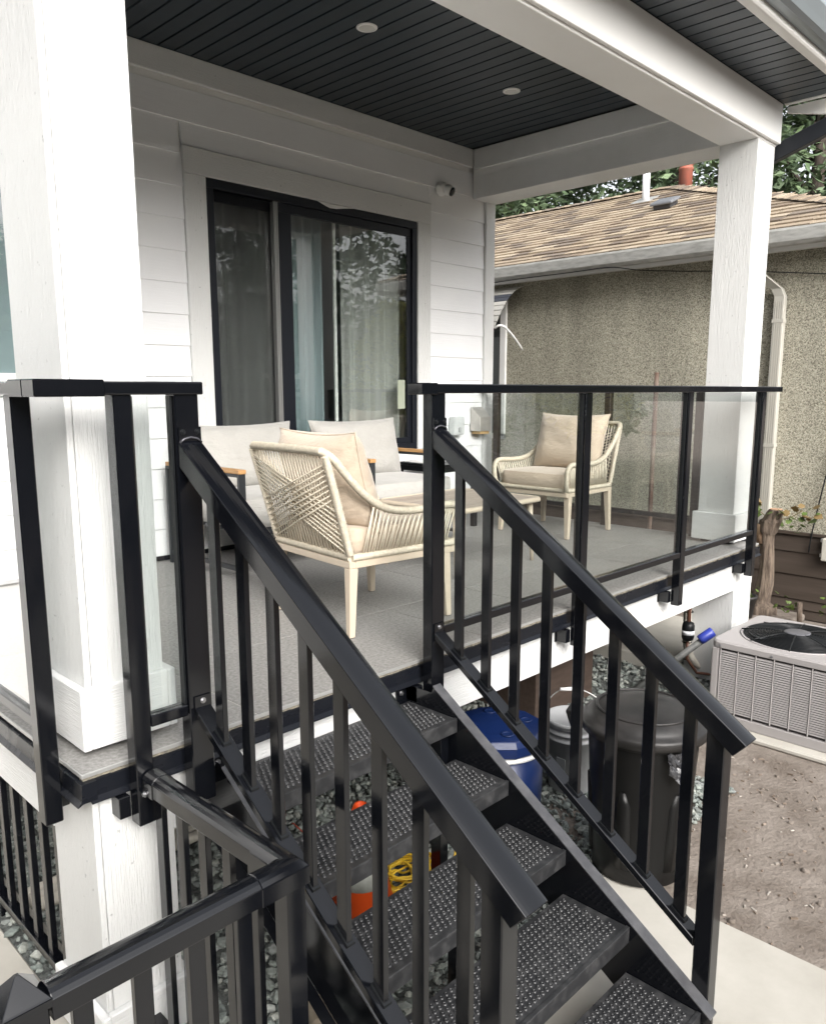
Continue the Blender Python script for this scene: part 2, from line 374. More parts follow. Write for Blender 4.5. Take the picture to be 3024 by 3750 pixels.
# left window: pale blind behind glass
fr = MB(); fr.box(LX0, LX1, fy0, fy1, LZ1-.05, LZ1); fr.box(LX0, LX1, fy0, fy1, LZ0, LZ0+.05); fr.box(LX0, LX0+.05, fy0, fy1, LZ0+.05, LZ1-.05); fr.box(LX1-.012, LX1, fy0, fy1, LZ0+.05, LZ1-.05)
w2 = fr.build('window', M['white'], house, .003)
box('pane', (LX0+.05, LX1-.014, DW+.03, DW+.038, LZ0+.05, LZ1-.05), M['pane'], w2)
box('blind', (LX0+.05, LX1-.014, DW+.05, DW+.06, LZ0+.05, LZ1-.05), pm('blue_grey_blind', (.34,.42,.45), .7), w2)
# the room behind
rm = MB(); rm.box(-2.9, 4.6, 5.6, 5.7, 0, 3.0); rm.box(-2.9, 4.6, DW+.15, 5.59, -.05, .0); rm.box(-2.9, 4.6, DW+.15, 5.59, 2.9, 3.0); rm.box(1.2, 1.3, DW+.15, 5.59, 0.01, 2.89); rm.box(4.5, 4.6, DW+.15, 5.59, 0.01, 2.89)
rm.build('room', pm('blue_grey_room_paint', (.30,.37,.40), .7), house)
def curtain(x0, x1, y, z0, z1, mat, label, waves, amp, name='curtain', seed=1):
    r = random.Random(seed); n = int((x1-x0)/.012); rings = []; ph = r.uniform(0, 6)
    top = []; 
    for i in range(n+1):
        t = i/n; x = x0+(x1-x0)*t
        yy = y + amp*sin(2*pi*waves*t + ph + .6*sin(5*t+ph)) + amp*.35*sin(2*pi*waves*2.3*t)
        rings.append((x, yy))
    loop = [(x, yy) for x, yy in rings] + [(x, yy+.004) for x, yy in reversed(rings)]
    mb = MB(); mb.loft([[(x, yy, z0) for x, yy in loop], [(x, yy, (z0+z1)/2) for x, yy in loop], [(x, yy, z1) for x, yy in loop]], True, True)
    return tag(mb.build(name, mat), label, 'curtain')
cg = pm('grey_curtain', (.27,.265,.265), .9, sheen=.2)
curtain(1.90, 2.70, DW+.165, .04, 2.55, cg, 'dark grey pleated curtain behind the screened left half of the window', 2.4, .04, seed=2)
curtain(2.78, 3.07, DW+.25, .04, 2.55, pm('teal_grey_curtain', (.24,.30,.32), .85), 'blue-grey curtain hanging near the middle of the window', 3, .03, seed=5)
curtain(3.22, 4.05, DW+.18, .04, 2.55, pm('taupe_curtain', (.40,.40,.385), .85, sheen=.2), 'pale taupe pleated curtain behind the right window pane', 5, .04, seed=9)
box('inner_door_edge', (3.125, 3.15, DW+.15, DW+.165, .05, 2.52), M['white'], house)
# wall boxes and camera
t = thing('security_camera', 'white round security camera with black eye high on the siding', 'camera', (4.13, DW, 2.62))
mb = MB(); prof = [(.052,0),(.054,.012),(.048,.045),(.040,.060)]
mb.loft([[(4.115+r_*cos(a), DW-.004-z, 2.625+r_*sin(a)) for a in [2*pi*k/28 for k in range(28)]] for r_, z in prof], True, True); mb.build('base', M['white'], t)
ball = MB(); c = Vector((4.135, DW-.075, 2.612)); dr = Vector((.35,-.8,-.45)).normalized(); a1 = dr.orthogonal().normalized(); a2 = dr.cross(a1)
R_ = .043
ball.loft([[c + dr*(R_*sin(th)) + (a1*cos(p_)+a2*sin(p_))*(R_*cos(th)) for p_ in [2*pi*k/24 for k in range(24)]] for th in [radians(q) for q in (-80,-60,-40,-20,0,20,38)]], True, True)
hd = ball.build('head', M['white'], t)
mb = MB(); mb.loft([[c + dr*d_ + (a1*cos(p_)+a2*sin(p_))*r_ for p_ in [2*pi*k/24 for k in range(24)]] for r_, d_ in ((.034,.028),(.035,.036),(.033,.043),(.022,.049),(.008,.052))], True, True)
mb.build('lens', pm('camera_lens_black', (.01,.011,.014), .12), hd)
t = thing('outlet_cover', 'clear plastic bubble cover over an outlet on the siding', 'outlet', (4.3, DW, .75))
box('cover', (4.235, 4.36, DW-.075, DW-.002, .675, .83), pm('clear_plastic', (.55,.57,.57), .25, spec=.6), t, .012, 2)
box('latch', (4.275, 4.31, DW-.088, DW-.074, .70, .74), pm('plastic_grey', (.4,.41,.41), .4), t, .004)
t = thing('dryer_vent', 'grey metal vent hood with sloping top on the siding', 'vent hood', (4.6, DW, .8))
mb = MB(); pr = [(DW-.003,.70),(DW-.003,.905),(DW-.02,.905),(DW-.115,.82),(DW-.115,.70)]
mb.loft([[(x,y,z) for y, z in pr] for x in (4.515, 4.66)]); mb.build('hood', pm('galvanised_vent', (.52,.50,.47), .35, metal=.6, col2=(.62,.59,.55), nscale=12), t, .003)
box('flap', (4.525, 4.65, DW-.105, DW-.02, .675, .698), pm('brown_flap', (.42,.28,.13), .6), t)

# ================================================================== PORCH ROOF
roof = thing('porch_roof', 'white beamed porch roof with charcoal plank ceiling', 'porch roof', (2.4, 1.2, 2.6))
BX0, BX1 = 4.518, 4.804
CZ = 2.995
box('beam', (.07, BX1, .100, .354, 2.612, 3.02), M['white'], roof, .004)                   # front
box('beam', (BX0, BX1, .356, DW-.004, 2.614, 3.02), M['white_hy'], roof, .004)             # far side
box('beam', (.07, .31, .356, DW-.004, 2.614, 3.02), M['white_hy'], roof, .004)             # near side
box('beam_face_board', (.05, BX1+.004, .074, .0985, 2.626, 2.868), M['white'], roof, .003)
box('beam_face_board', (BX1+.002, BX1+.022, .10, DW, 2.626, 2.868), M['white_hy'], roof, .003)
box('frieze_board', (.312, 4.49, DW-.03, DW-.003, 2.853, CZ-.001), M['white_h'], roof, .004)
box('frieze_board', (4.491, BX0-.001, .356, DW-.031, 2.838, CZ-.001), M['white_hy'], roof, .004)
box('frieze_board', (.312, 4.49, .356, .376, 2.86, CZ-.001), M['white_h'], roof, .004)
box('ceiling_backing', (.30, 4.52, .35, DW+.01, CZ+.009, CZ+.02), M['groove'], roof)
def plank(w, L, name):
    g_ = .006; mb = MB()
    pr = [(0,.008),(w-.010,.008),(w-.010,.0075),(w,.0075),(w,.0085),(w-.009,.0085)]
    mb.loft([[(0,y,0.0),(g_,y,-.0),(w-.013,y,0.0),(w-.010,y,.004),(w-.010,y,.0085),(0,y,.0085)] for y in (0, L)])
    return mb.mesh(name)
PP = .1065
me = plank(PP, DW-.03-.378, 'ceiling_plank')
x = .315; 
while x < 4.40:
    obj('ceiling_plank', me, M['ceil'], roof, loc=(x, .377, CZ)); x += PP
SZ = 2.872
me = plank(PP, .355, 'soffit_plank')
M['soffit'] = pm('slate_soffit_vinyl', (.040,.052,.064), .42, rvar=.06, nscale=2, rand=.08, bump=.1, bscale=40, bstretch=(2,.1,2), bdist=.001)
box('soffit_backing', (-.55, BX1+.06, -.285, .12, SZ+.009, SZ+.02), M['groove'], roof)
x = -.5
while x < BX1-.06:
    obj('soffit_plank', me, M['soffit'], roof, loc=(x, -.282, SZ)); x += PP
box('soffit_end_trim', (BX1+.010, BX1+.045, -.285, .072, SZ-.006, SZ+.03), M['white'], roof, .002)
mb = MB(); pr = [(-.285,SZ-.006),(-.335,SZ-.006),(-.345,SZ+.004),(-.345,SZ+.20),(-.285,SZ+.20)]
mb.loft([[(x,y,z) for y, z in pr] for x in (-.6, BX1+.05)]); mb.build('fascia', M['white'], roof, .002)
mb = MB(); pr = [(-.348,SZ+.03),(-.40,SZ+.03),(-.425,SZ+.045),(-.44,SZ+.075),(-.465,SZ+.12),(-.468,SZ+.16),(-.455,SZ+.165),(-.452,SZ+.16),(-.452,SZ+.125),(-.43,SZ+.08),(-.415,SZ+.055),(-.398,SZ+.04),(-.352,SZ+.04),(-.352,SZ+.16),(-.348,SZ+.16)]
mb.loft([[(x,y,z) for y, z in pr] for x in (-.6, BX1+.06)]); mb.build('gutter', pm('grey_metal_gutter', (.26,.29,.31), .3, metal=.4), roof)
mb = MB(); pr = [(.07,SZ-.010),(-.47,SZ-.010),(-.47,SZ-.165),(-.40,SZ-.16),(.07,SZ-.045)]
mb.loft([[(x,y,z) for y, z in pr] for x in (BX1+.06, BX1+.085)]); mb.build('rake_board', M['white'], roof, .002)
mb = MB(); mb.box(4.895,4.961,-.455,-.365,2.795,2.90)
a_, b_ = Vector((4.928,-.41,2.79)), Vector((4.85,.17,2.565)); d_ = (b_-a_).normalized(); up_ = Vector((0,0,1)); n_ = (up_-d_*up_.dot(d_)).normalized(); s_ = d_.cross(n_)
mb.loft([[c_+s_*x_+n_*z_ for x_, z_ in ((-.033,-.05),(.033,-.05),(.033,.05),(-.033,.05))] for c_ in (a_-d_*.03, b_+d_*.03)])
mb.box(4.817,4.883,.150,.240,GZ+.001,2.60)
mb.build('downspout', pm('charcoal_downspout', (.012,.014,.018), .4), roof, .006)
box('roof_light_block', (-.62, 5.0, -.36, 9, 3.09, 3.16), M['groove'], roof)  # unseen slab, added above porch and house to block light
for i, (x, y, lab) in enumerate(((2.381,1.40,'slim round ceiling light over the middle of the porch'),(3.677,1.41,'slim round ceiling light nearer the far end of the porch'))):
    t = thing('ceiling_light', lab, 'ceiling light', (x, y, CZ))
    mb = MB(); mb.lathe([(.058,0),(.058,-.004),(.05,-.007),(.044,-.007),(.044,-.003)], (x,y,CZ), 32); mb.build('trim_ring', M['white'], t)
    mb = MB(); mb.lathe([(.0435,-.0035),(.04,-.006),(.01,-.0065)], (x,y,CZ), 32); mb.build('diffuser', pm('frosted_diffuser_%d' % i, (.62,.61,.58), .4), t)

# ================================================================== POSTS
def post(x0, x1, y0, y1, z0, z1, pz0, pz1, lab, name='porch_post', po=.026):
    t = thing(name, lab, 'post', ((x0+x1)/2, (y0+y1)/2, z0))
    e = .019
    # two boards lap the other two, so a joint shows near each corner
    box('board', (x0, x0+e, y0, y1, z0, z1), M['white_v'], t, .002)
    box('board', (x1-e, x1, y0+e+.001, y1, z0, z1), M['white_v'], t, .002)
    box('board', (x0+e+.0025, x1, y0+.0015, y0+e, z0, z1), M['white_v'], t, .002)
    box('board', (x0+e+.0015, x1-e-.0015, y1-e, y1-.002, z0, z1), M['white_v'], t, .002)
    if pz1:
        g_ = .001
        box('plinth_board', (x0-po, x0-g_, y0-po, y1+po, pz0, pz1), M['white_hy'], t, .003)
        box('plinth_board', (x1+g_, x1+po, y0-po, y1+po, pz0, pz1), M['white_hy'], t, .003)
        box('plinth_board', (x0-g_*.5, x1+g_*.5, y0-po+.001, y0-g_, pz0, pz1), M['white_h'], t, .003)
        box('plinth_board', (x0-g_*.5, x1+g_*.5, y1+g_, y1+po-.001, pz0, pz1), M['white_h'], t, .003)
        box('base_shoe', (x0+.02, x1-.02, y0+.02, y1-.02, .001 if pz0 > 0 else GZ+.001, pz0+.02), M['groove'], t)
    return t
post(.070, .312, .106, .440, .02, 2.611, .022, .205, 'large white boxed porch post beside the head of the stair')
post(BX0, BX1-.012, .102, .352, .02, 2.611, .022, .212, 'white boxed porch post at the far end of the glass guard', po=.028)
post(.024, .268, .006, .300, GZ, -.0845, GZ+.02, -.76, 'white boxed pier under the deck corner beside the landing rail', 'deck_pier')
post(4.40, 4.69, .016, .34, GZ, -.0845, 0, 0, 'white boxed pier under the deck beside the air conditioner', 'deck_pier')

# ================================================================== DECK
deck = thing('porch_deck', 'raised porch deck with grey tiles and white rim boards', 'deck', (2.35, 1.2, GZ))
xs = [0.002, .585, 1.17, 1.755, 2.34, 2.925, 3.51, 4.095, 4.715]; ys = [.002, .62, 1.22, 1.82, 2.44]
tm = {}
for i in range(8):
    for j in range(4):
        wx, wy = xs[i+1]-xs[i]-.006, ys[j+1]-ys[j]-.006; key = (round(wx,4), round(wy,4))
        if key not in tm: tm[key] = MB().box(0, wx, 0, wy, -.010, 0).mesh('tile')
        obj('tile', tm[key], M['tile'], deck, loc=(xs[i], ys[j], rnd.uniform(-.0004,.0004)))
box('grout_bed', (.004, 4.71, .004, 2.44, -.016, -.0025), M['grout'], deck)
box('edge_trim', (-.004, 4.72, -.005, .0015, -.011, .0005), M['alu'], deck, .001)
box('edge_trim', (-.004, .0015, .002, 2.44, -.011, .0005), M['alu'], deck, .001)
box('edge_trim', (4.7155, 4.721, .002, 2.44, -.011, .0005), M['alu'], deck, .001)
mb = MB(); 
for i in range(120):
    x = .0+i*.0393; mb.box(x, x+.0392, -.001-rnd.uniform(0,.004), .02, -.020-rnd.uniform(0,.003), -.0115)
mb.build('mortar_bed', M['mortar'], deck, kind='stuff')
mb = MB(); pr = [(-.002,-.019),(-.012,-.021),(-.014,-.068),(-.026,-.080),(-.026,-.083),(-.010,-.075),(.03,-.075),(.03,-.019)]
mb.loft([[(x,y,z) for y, z in pr] for x in (.012, 4.72)]); mb.build('drip_flashing', M['flash'], deck)
mb = MB(); mb.loft([[(y+.0,x,z) for y, z in pr] for x in (-.022, 2.44)]); mb.build('drip_flashing', M['flash'], deck)
box('rim_board', (.27, 4.398, .022, .05, -.286, -.078), M['white_h'], deck, .003)
box('rim_board', (.022, .046, .302, 2.44, -.286, -.078), M['white_hy'], deck, .003)
box('rim_board', (4.692, 4.714, .024, 2.44, -.286, -.078), M['white_hy'], deck, .003)
box('deck_frame', (.05, 4.68, .35, 2.44, -.28, -.03), M['groove'], deck)
# ================================================================== GLASS GUARDS
BK = M['black']
def bolt(c, d, r, parent, mat=None):
    """hex bolt head at c pointing along d"""
    d = Vector(d).normalized(); a = d.orthogonal().normalized(); b = d.cross(a); c = Vector(c); mb = MB()
    mb.loft([[c + d*h + (a*cos(q)+b*sin(q))*r*1.5 for q in [2*pi*k/12 for k in range(12)]] for h in (0,.002)], True)
    mb.loft([[c + d*h + (a*cos(q)+b*sin(q))*r for q in [2*pi*k/6 for k in range(6)]] for h in (.002,.007)], True)
    return mb.build('bolt', mat or M['steel'], parent)
def crown(w, h, c):
    """rail profile: flat sides, crowned top; origin at bottom centre"""
    pts = [(-w/2,0),(w/2,0)]
    for k in range(9):
        a = -1 + 2*k/8; pts.append((-a*w/2, h - c + c*(1-abs(a)**2.6)))
    return pts
TZ = 1.068
def guard_post(x0, x1, y0, y1, parent, front=True, bracket_side=-1):
    p = box('post', (x0, x1, y0, y1, -.168, 1.036), BK, parent, .003)
    if front:
        bx = x0-.034 if bracket_side < 0 else x1
        box('bracket', (bx, bx+.034, y1-.002+.0, .0195, -.152, -.088), BK, p, .002)
        box('bracket_plate', (bx-.006, bx+.030, .0145, .0212, -.155, -.080), BK, p)
        bolt((bx+.010, .0140, -.138), (0,-1,0), .006, p)
    else:
        by = y0-.034
        box('bracket', (x1+.001, .019, y1, y1+.034, -.152, -.088), BK, p, .002)
        bolt((.013, y1+.030, -.138), (-1,0,0), .006, p)
    return p
def pane_x(x0, x1, parent, y=-.066):
    box('glass_pane', (x0+.004, x1-.004, y-.004, y+.004, .146, 1.030), M['glass'], parent)
    for a, b in ((x0, x0+.006), (x1-.006, x1)): box('glazing_channel', (a, b, y-.011, y+.011, .146, 1.030), M['black_matt'], parent)
    box('bottom_rail', (x0+.001, x1-.001, y-.020, y+.020, .112, .1455), BK, parent, .003)
def pane_y(y0, y1, parent, x):
    box('glass_pane', (x-.004, x+.004, y0+.004, y1-.004, .146, 1.030), M['glass'], parent)
    box('bottom_rail', (x-.020, x+.020, y0+.001, y1-.001, .112, .1455), BK, parent, .003)

ga = thing('glass_guard', 'black framed glass guard from the stair to the far porch post', 'guard rail', (3.0, -.065, -.168))
box('top_rail', (1.272, 4.688, -.100, -.030, 1.033, TZ), BK, ga, .004, 2)
box('rail_end_sleeve', (1.247, 1.33, -.104, -.026, 1.029, TZ+.003), BK, ga, .003)
P = [(1.314,1.385),(2.340,2.390),(3.367,3.417),(4.395,4.445)]
for i, (a, b) in enumerate(P): guard_post(a, b, -.090, -.040, ga, True, -1 if i else -1)
for i in range(3): pane_x(P[i][1]+.0015, P[i+1][0]-.0015, ga)

gb = thing('glass_guard', 'black framed glass guard wrapping the large porch post', 'guard rail', (.1, -.05, -.168))
box('top_rail', (-.070, .372, -.098, -.030, 1.033, TZ), BK, gb, .004, 2)
box('top_rail', (-.081, -.013, .04, 2.40, 1.033, TZ), BK, gb, .004, 2)
mb = MB(); mb.box(-.085, .09, -.102, -.026, 1.029, TZ+.004); mb.build('corner_sleeve', BK, gb, .003)
mb = MB(); mb.box(-.085, -.009, -.0255, .07, 1.029, TZ+.004); mb.build('corner_sleeve', BK, gb, .003)
guard_post(.114, .165, -.090, -.040, gb, True, -1)
guard_post(.287, .360, -.090, -.040, gb, True, 1)
guard_post(-.070, -.020, .100, .150, gb, False)
guard_post(-.070, -.020, 1.20, 1.25, gb, False)
guard_post(-.070, -.020, 2.34, 2.39, gb, False)
pane_x(.1665, .2855, gb)
pane_y(.1515, 1.1985, gb, -.045); pane_y(1.2515, 2.3385, gb, -.045)

gc = thing('glass_guard', 'black framed glass guard along the far side of the deck', 'guard rail', (4.6, 1.3, -.168))
X = 4.66
box('top_rail', (X-.03, X+.03, .42, 2.40, 1.033, 1.062), BK, gc, .004)
ydr = [(.42,.47),(1.15,1.20),(2.24,2.29)]
for a, b in ydr: box('post', (X-.025, X+.025, a, b, .0015, 1.0325), pm('black_metal_brown_reflection_%d' % int(a*10), (.030,.022,.018), .4), gc, .003)  # black posts; the brownish glass reflection is put into their colour
for i in range(2): pane_y(ydr[i][1]+.0015, ydr[i+1][0]-.0015, gc, X)

# ================================================================== STAIR
stair = thing('metal_staircase', 'black steel stair with five studded metal treads', 'stairs', (.84, -.62, GZ))
def stringer(xi, s):
    """xi inner web face, s=+1 flange points to +x"""
    xo = xi + s*.006; lo, hi = min(xi,xo), max(xi,xo); e = .72
    slope = .655
    top = [(.0195,-.090),(-.118,-.090),(-.128,-.066),(-1.255,-.066-slope*1.127)]
    bot = [(-1.30,GZ+.002),(-1.06,GZ+.002),(.0,-.286),(.0195,-.286)]
    poly = top + bot
    mb = MB(); mb.loft([[(x,y,z) for y, z in poly] for x in (lo, hi)])
    web = mb.build('stringer', BK, stair, .001)
    # flange along the slope, top and bottom
    fx0, fx1 = (xo+.0005, xi+.042) if s > 0 else (xi-.042, xo-.0005)
    fx0, fx1 = (min(xi,fx0) if s > 0 else fx0), fx1
    mb = MB(); mb.loft([[(x,-.126,-.0655),(x,-1.255,-.0655-slope*1.129),(x,-1.255,-.0595-slope*1.129),(x,-.126,-.0595)] for x in ((xi, xi+.042*s))]); mb.build('flange', M['dust_sheen'], web, .001)
    mb = MB(); mb.loft([[(x,-.02,-.30),(x,-1.06,GZ+.004),(x,-1.05,GZ+.004),(x,-.02,-.294)] for x in ((xo+.001*s, xi+.042*s))]); mb.build('flange', BK, web)
    box('hanger_plate', (xi-.055, xi-.001, .013, .0205, -.25, -.088) if s > 0 else (xi+.001, xi+.055, .013, .0205, -.25, -.088), BK, web)
    for z in (-.118, -.205): bolt((xi-.03*s, .0125, z), (0,-1,0), .007, web)
    return web
stringer(1.28, 1); stringer(.400, -1)
TF = [-.252-.2435*k for k in range(5)]; TZS = [-.155-.1605*k for k in range(5)]
# perforated button: a raised ring with a hole
def studs(mb, x0, x1, y0, y1, z):
    nx = int((x1-x0)/.0200); ny = int((y1-y0)/.0195); seg = 6
    for i in range(nx):
        for j in range(ny):
            cx = x0 + (i+.5+(.25 if j % 2 else -.25))*(x1-x0)/nx; cy = y0 + (j+.5)*(y1-y0)/ny
            rr = [(.0080,0),(.0062,.0036),(.0046,.0036),(.0040,-.0005)]
            rings = [[(cx+r_*cos(2*pi*k/seg), cy+r_*sin(2*pi*k/seg), z+h) for k in range(seg)] for r_, h in rr]
            mb.loft(rings, False, True)
            o = len(mb.v)-seg; 
M['tread'] = pm('worn_black_tread', (.020,.0205,.022), .38, spec=.5, col2=(.058,.058,.059), nscale=26, lo=.45, hi=.75, rvar=.0, bump=.15, bscale=120, bdist=.001)
M['holes'] = pm('tread_hole', (.004,.004,.004), .8)
sm0 = None
for k, (yf, z) in enumerate(zip(TF, TZS)):
    yb = yf + .250; pr = [(yf,z),(yb,z),(yb,z-.045),(yb-.004,z-.045),(yb-.004,z-.004),(yf+.004,z-.004),(yf+.004,z-.052),(yf,z-.052)]
    mb = MB(); mb.loft([[(x,y,zz) for y, zz in pr] for x in (.4015, 1.2785)])
    t = mb.build('tread', M['tread'], stair, .0025, 2)
    mb = MB(); mb.box(.4015, 1.2785, yf-.0006, yf+.013, z+.0003, z+.003); mb.build('nosing_lip', M['tread'], t, .001)
    if sm0 is None:
        s0 = MB(); studs(s0, .425, 1.255, yf+.024, yb-.012, z); sm0 = s0.mesh('grip_studs'); base = (yf, z)
    o = obj('grip_studs', sm0, M['tread'], t); o.location = o.location + Vector((0, yf-base[0], z-base[1])); o['kind'] = 'stuff'
box('tread_support', (1.235, 1.2785, -.21, -.16, GZ, -.21), BK, stair, .002)

box('tread_support', (.83, .875, -.655, -.61, GZ, -.525), BK, stair, .002)

HS, BS = .703, .683
def stair_rail(xc, lab, seed):
    t = thing('stair_railing', lab, 'stair railing', (xc, -1.197, GZ))
    w = .073; prof = crown(w, .066, .006)
    zt = lambda y: .9075 + HS*(y+.095)          # top of rail at y
    rings = []
    for y, cut in ((-.0915, 0), (-1.292, 1)):
        ring = []
        for u_, h in prof:
            yy = y + (.040*(1-h/.066) if cut else 0)
            ring.append((xc+u_, yy, zt(yy) - .073 + h*1.11))
        rings.append(ring)
    mb = MB(); mb.loft(rings, True); hr = mb.build('handrail', BK, t, .002, 2)
    box('rail_bracket', (xc-.034, xc+.034, -.0955, -.0905, .905, .945), BK, hr)
    for dx in (-.022, .022): bolt((xc+dx, -.0955, .931), (0,-1,0), .0055, hr, M['black_matt'])
    mb = MB(); mb.tube([(xc-.034,-.097,.902),(xc-.02,-.098,.913),(xc,-.098,.917),(xc+.02,-.098,.913),(xc+.034,-.097,.902)], .0035, 6); mb.build('weld', pm('weld_%d' % seed, (.09,.09,.10), .25, metal=.6), hr)
    zb = lambda y: .118 + BS*(y+.116)
    mb = MB(); mb.loft([[(xc+dx,y,zb(y)+dz) for dx, dz in ((-.026,-.029),(.026,-.029),(.026,0),(-.026,0))] for y in (-.0915,-1.168)]); br = mb.build('bottom_rail', BK, t, .002)
    box('rail_bracket', (xc-.026, xc+.026, -.0955, -.0905, .12, .165), BK, br); bolt((xc, -.0955, .150), (0,-1,0), .006, br)
    for k in range(8):
        y0 = -.214-.1305*k; y1 = y0+.038
        if y0 < -1.145: break
        mb = MB(); x0, x1 = xc-.0085, xc+.0085
        zl = [zb(y0)+.0, zb(y1)+.0]; zh = [zt(y0)-.074, zt(y1)-.074]
        mb.add([(x0,y0,zl[0]),(x1,y0,zl[0]),(x1,y1,zl[1]),(x0,y1,zl[1]),(x0,y0,zh[0]),(x1,y0,zh[0]),(x1,y1,zh[1]),(x0,y1,zh[1])],
               [(0,3,2,1),(4,5,6,7),(0,1,5,4),(1,2,6,5),(2,3,7,6),(3,0,4,7)])
        mb.build('baluster', BK, t, .0015)
        mb = MB(); mb.loft([[(xc+dx,y,zb(y)+dz) for dx, dz in ((-.0125,.0005),(.0125,.0005),(.0125,.007),(-.0125,.007))] for y in (y0-.005,y1+.005)]); mb.build('baluster_shoe', M['black_matt'], br)
    y0, y1 = -1.225, -1.170
    mb = MB(); x0, x1 = xc-.0275, xc+.0275; zh = [zt(y0)-.0745, zt(y1)-.0745]
    mb.add([(x0,y0,GZ+.001),(x1,y0,GZ+.001),(x1,y1,GZ+.001),(x0,y1,GZ+.001),(x0,y0,zh[0]),(x1,y0,zh[0]),(x1,y1,zh[1]),(x0,y1,zh[1])],
           [(0,3,2,1),(4,5,6,7),(0,1,5,4),(1,2,6,5),(2,3,7,6),(3,0,4,7)])
    mb.build('end_post', BK, t, .003)
    return t
stair_rail(1.350, 'black metal stair railing on the side of the blue cooler', 1)
stair_rail(.3265, 'black metal stair railing on the side of the large porch post', 2)

# ================================================================== LANDING GUARD (level rails at deck height, corner, pyramid-capped post)
lg = thing('landing_railing', 'level black metal railing with corner sleeve and pyramid capped post', 'railing', (-.42, -.715, GZ))
prof = crown(.062, .058, .016)
RZ = -.066
mb = MB(); mb.loft([[(.158+u_, y, RZ+.008*(-.096-y)/.66+h) for u_, h in prof] for y in (-.0955, -.66)]); mb.build('top_rail', BK, lg, .002, 2)
prof2 = crown(.067, .063, .018)
mb = MB(); mb.loft([[(.158+u_, y, RZ-.003+h) for u_, h in prof2] for y in (-.094, -.150)]); mb.build('wall_sleeve', BK, lg, .002)
bolt((.1235, -.112, RZ+.004), (-1,0,0), .006, lg)
mb = MB(); mb.loft([[(x, -.727+u_, RZ+.006+h) for u_, h in prof] for x in (-.382, .10)]); mb.build('top_rail', BK, lg, .002, 2)
# mitred corner sleeve
mb = MB(); 
def cs(x, y, ang):
    return None
r1 = [(.158+u_, -.615, RZ+.002+h) for u_, h in prof2]
r2 = [(.158+u_, -.727-u_*-1*-1, RZ+.003+h) for u_, h in prof2]
r2 = [(.158+u_, -.727-u_, RZ+.003+h) for u_, h in prof2]
r3 = [(.062, -.727-u_, RZ+.003+h) for u_, h in prof2]
mb.loft([r1, r2, r3]); mb.build('corner_sleeve', BK, lg, .002)
box('corner_post', (.132, .184, -.753, -.701, GZ+.001, RZ+.004), BK, lg, .003)
mb = MB(); mb.box(-.461, -.385, -.753, -.677, GZ+.001, -.028)
mb.build('end_post', BK, lg, .003)
mb = MB(); a = .043; cx, cy = -.423, -.715
mb.loft([[(cx+sx*q, cy+sy*q, z) for sx, sy in ((-1,-1),(1,-1),(1,1),(-1,1))] for q, z in ((a,-.031),(a,-.014),(a*.93,-.011),(.004,.033),(.0005,.034))]); mb.build('post_cap', BK, lg, .001)
box('bottom_rail', (-.384, .131, -.744, -.710, -.865, -.835), BK, lg, .002)
box('bottom_rail', (.141, .175, -.7005, .040, -.865, -.835), BK, lg, .002)
for x in (-.340, -.222, -.104, .012): box('baluster', (x, x+.038, -.736, -.719, -.8345, RZ+.008), BK, lg, .0015)
for y in (-.150, -.264, -.378, -.492, -.606): box('baluster', (.150, .167, y, y+.038, -.8345, RZ+.003), BK, lg, .0015)

# ================================================================== FENCE below the deck side
fn = thing('infill_fence', 'low black baluster fence closing the space under the deck side', 'fence', (.06, 1.3, GZ))
box('bottom_rail', (.045, .085, .375, 2.42, GZ+.055, GZ+.085), BK, fn, .002)
box('top_rail', (.052, .085, .375, 2.42, -.32, -.29), BK, fn, .002)
y = .375
while y < 2.35:
    box('baluster', (.055, .075, y, y+.036, GZ+.0855, -.3205), BK, fn, .0015); y += .128
for y in (1.0, 2.385): box('foot', (.050, .080, y, y+.03, GZ-.011, GZ+.0545), BK, fn)
box('kerb', (.088, .13, .365, 2.42, GZ-.012, GZ+.03), M['concrete'], fn, .004)
